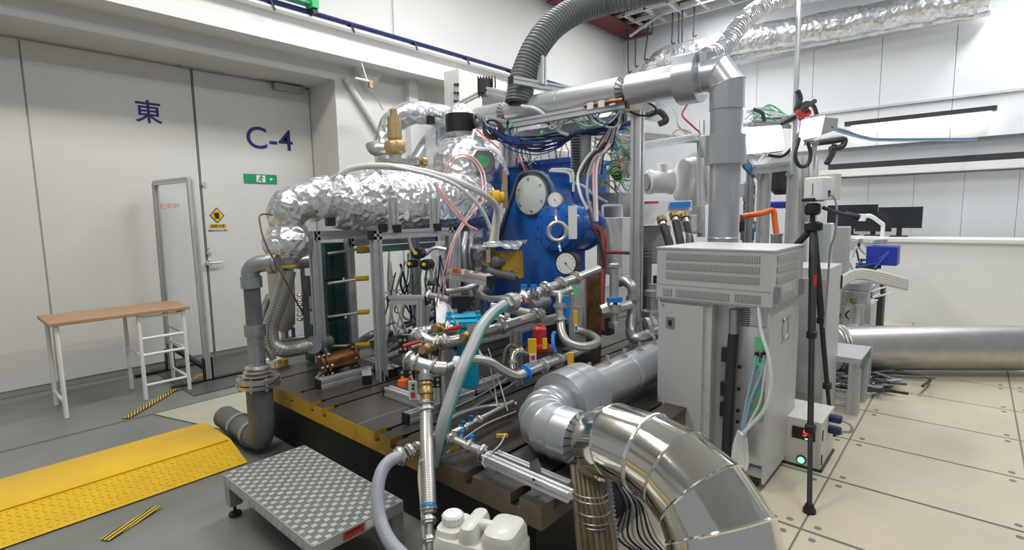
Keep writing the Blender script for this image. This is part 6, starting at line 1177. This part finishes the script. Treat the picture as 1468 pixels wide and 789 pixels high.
tube1('orange_bracket', 'orange bent tube behind the cabinet top', 'tube', 'orange', L((1066, 310, 4.2), (1092, 306, 4.1), (1108, 302, 4.1), (1111, 320, 4.1), (1114, 342, 4.1)), .022)
tube1('white_elbow_hose', 'white elbow hose above the left portal post', 'hose', 'white', L((1064, 222, 4.3), (1085, 240, 4.3), (1100, 225, 4.3)), .04)
single(MB().prism([ad(1065, 222, 4.25), ad(1082, 240, 4.25), ad(1082, 255, 4.25), ad(1068, 240, 4.25)], (.03, .03, 0)), 'blue_cover', 'small blue panel beside the lagged drop pipe', 'panel', 'fabricblue')
qb = ad(1072, 345, 5.0); q_t = ad(1072, 262, 5.0)
bm_ = thing('instrument_cluster', 'dark cluster of instruments seen beside the lagged drop pipe', 'instruments', ad(1070, 300, 4.8)); random.seed(9); MB().ext((qb.x, qb.y, gz(qb.x, qb.y)), (qb.x, qb.y, q_t.z), .08).build('carrier_post', 'aludull', bm_)
for i in range(22): MB().rbox(ad(random.uniform(1064, 1080), random.uniform(262, 345), 4.9), (random.uniform(.03, .10), .05, random.uniform(.03, .12)), .006, rz=random.uniform(0, 1)).build('instrument', random.choice(('dark', 'pipegrey', 'fabricblue', 'canister', 'rust', 'silverback')), bm_)
# ================================================================ right background
t = thing('profile_stool', 'low aluminium topped stand right of the tripod', 'stand', (4.4, .6, 0))
q = az(1222, 595, 0); zt3 = ax(1222, 512, q.x).z
MB().bx(q.x-.04, q.x+.42, q.y-.04, q.y+.28, zt3-.04, zt3).build('top_plate', 'alu', t); MB().bx(q.x-.042, q.x+.42, q.y-.042, q.y-.04, zt3-.07, zt3-.01).build('edge', 'pipegrey', t)
for dx in (0, .36):
    for dy in (0, .22): MB().ext((q.x+dx, q.y+dy, 0), (q.x+dx, q.y+dy, zt3-.04), .07).build('leg', 'alu', t)
MB().ext((q.x, q.y, .12), (q.x, q.y+.3, .12), .05).build('rail', 'alu', t)
q = az(1238, 562, 0); o = single(MB().ext((q.x, q.y, 0), (q.x, q.y, ax(1238, 497, q.x).z), .075), 'short_post', 'short free aluminium post behind the low stand', 'post', 'alu')
t = thing('background_steel_pipe', 'wide dull steel pipe lying beyond the low stand', 'pipe', ad(1240, 490, 5.4)); pw0, pw1 = az(1194, 499, .24), az(1275, 499, .24); MB().tube([pw0, pw1, pw1+(pw1-pw0).normalized()*1.2], .20, 28, smooth=False).build('pipe_shell', 'steel', t)
for k_ in (.06, .13): MB().torus(pw0.lerp(pw1, k_), pw1-pw0, .205, .012, 36).build('weld_ring', 'steel', t)
t = thing('flanged_valve_stack', 'steel flanged valve stack standing on the wide steel pipe', 'valve', ad(1227, 470, 5.5))
MB().lathe(ad(1227, 472, 5.4), (0, 0, 1), [(0, .11), (.03, .12), (.05, .12), (.06, .07), (.12, .06), (.24, .06), (.25, .12), (.28, .12), (.29, .05)], 20).build('valve_body', 'steel', t)
MB().rbox(ad(1229, 427, 5.4), (.26, .2, .16), .01).build('yoke', 'galv', t); MB().rbox(ad(1231, 410, 5.4), (.28, .22, .10), .03).build('actuator', 'aludull', t)
for k in range(4): MB().cyl(ad(1216+k*8, 434, 5.3), ad(1216+k*8, 428, 5.3), .02, n=8).build('brass_bolt', 'brass', t)
t = thing('white_instrument_box', 'white box with round black openings behind the valve stack', 'box', ad(1225, 455, 6.0)); MB().rbox(ad(1222, 452, 6.0), (.45, .4, .34), .01).build('box_body', 'cabinet', t)
for x_ in (1197, 1220): MB().torus(ad(x_, 452, 5.6), V((-1, -.3, 0)), .045, .008, 18, 6).build('port_ring', 'black', t)
t = thing('ribbed_cream_hose', 'fat cream ribbed hose arching over the valve stack', 'hose', ad(1225, 395, 5.2))
for k in range(5): MB().tube(L((1196, 407+k*3.2, 5.1), (1212, 395+k*2.6, 5.15), (1232, 388+k*2.6, 5.2), (1262, 392+k*3.2, 5.3), (1300, 402+k*3, 5.4)), R(3.2, 5.2), 8).build('strand', 'offwhite', t)
single(MB().rbox(ad(1266, 366, 6.2), (.30, .3, .22), .01), 'blue_tool_box', 'bright blue box on the desk at the right', 'box', 'blueplastic')
t = thing('white_desk', 'long white desk against the end wall', 'desk', (7, .6, 0)); q = ad(1210, 340, 7.5); MB().bx(q.x-.3, q.x+.5, q.y-3.5, q.y+.3, q.z-.04, q.z).build('desk_top', 'white', t); MB().bx(q.x-.25, q.x-.2, q.y-3.4, q.y+.2, 0, q.z-.04).build('front_panel', 'white', t)
qd = q
for i, (x_, y_, w_, h_, D2) in enumerate(((1221, 311, 48, 34, 8.0), (1252, 318, 34, 28, 7.7), (1290, 312, 40, 30, 7.3))):
    m_ = thing('monitor', ('black monitor on the white desk nearest the tripod handle', 'black monitor in the middle of the white desk', 'black monitor at the right end of the white desk')[i], 'monitor', ad(x_, y_+20, D2)); c = ad(x_, y_, D2); MB().box(c, (.03, R(w_, D2)*1.3, R(h_, D2)), rz=-.1).build('screen', 'monitor', m_); MB().bx(c.x+.01, c.x+.04, c.y-.03, c.y+.03, qd.z, c.z).build('stand', 'black', m_); MB().bx(c.x-.06, c.x+.1, c.y-.1, c.y+.1, qd.z, qd.z+.015).build('base', 'black', m_)
t = thing('white_arm_lamp', 'white jointed arm above the desk monitors', 'arm', ad(1255, 330, 7.3)); MB().tube(L((1236, 312, 7.3), (1248, 310, 7.3), (1266, 322, 7.3)), .03, 8).build('arm', 'white', t); MB().rbox(ad(1236, 312, 7.3), (.08, .08, .1), .01).build('head', 'white', t); e_ = ad(1266, 322, 7.3); MB().cyl((e_.x, e_.y, qd.z), e_, .025, n=8).build('upright', 'white', t)
cp_ = thing('rear_instruments', 'crowd of grey instruments and cables between the tripod and the desk', 'instruments', ad(1215, 380, 6.0)); random.seed(15)
for i in range(34): x_, y_ = random.uniform(1196, 1262), random.uniform(345, 425); MB().rbox(ad(x_, y_, 6.3), (random.uniform(.06, .2), .08, random.uniform(.04, .13)), .008, rz=random.uniform(0, 1)).build('instrument', random.choice(('canister', 'silverback', 'offwhite', 'dark', 'cabinet', 'galv')), cp_)
for i in range(22): j = lambda s: random.uniform(-s, s); x_, y_ = random.uniform(1196, 1262), random.uniform(350, 440); MB().tube(L((x_, y_, 6.0), (x_+j(16), y_+j(12), 6.0), (x_+j(22), y_+j(16), 6.0)), .010, 5).build('cable', random.choice(('cableblack', 'bluewire', 'hosewhite', 'cablegrey')), cp_)
lo = thing('floor_cable_heap', 'heap of cables on the floor below the wide steel pipe', 'cables', az(1215, 540, 0))
for i in range(24): j = lambda s: random.uniform(-s, s); c = az(random.uniform(1196, 1262), random.uniform(535, 556), .03); MB().tube([c, c+V((j(.2), j(.2), .04)), c+V((j(.35), j(.35), .01)), c+V((j(.4), j(.4), .05))], .011, 5).build('cable', random.choice(('cableblack', 'rubber', 'pipegrey', 'cablegrey', 'rubber')), lo)
for i, (x_, y_, w_, h_, D2, m_, lb) in enumerate(((1150, 290, 20, 90, 5.6, 'silverback', 'pale instrument column behind the tripod head'), (1205, 350, 26, 50, 5.6, 'canister', 'grey instrument unit right of the tripod head'), (1183, 350, 22, 60, 5.2, 'silverback', 'pale instrument unit directly behind the tripod shoulder'), (1255, 430, 26, 60, 6.6, 'dark', 'dark equipment block at the right edge behind the cream hose'))):
    cc_ = ad(x_, y_, D2); tp_ = cc_.z+R(h_, D2)/2; lo_ = gz(cc_.x, cc_.y)
    single(MB().rbox((cc_.x, cc_.y, (tp_+lo_)/2), (R(w_, D2), R(w_, D2)*.8, tp_-lo_), .015), 'instrument_unit', lb, 'instrument', m_)
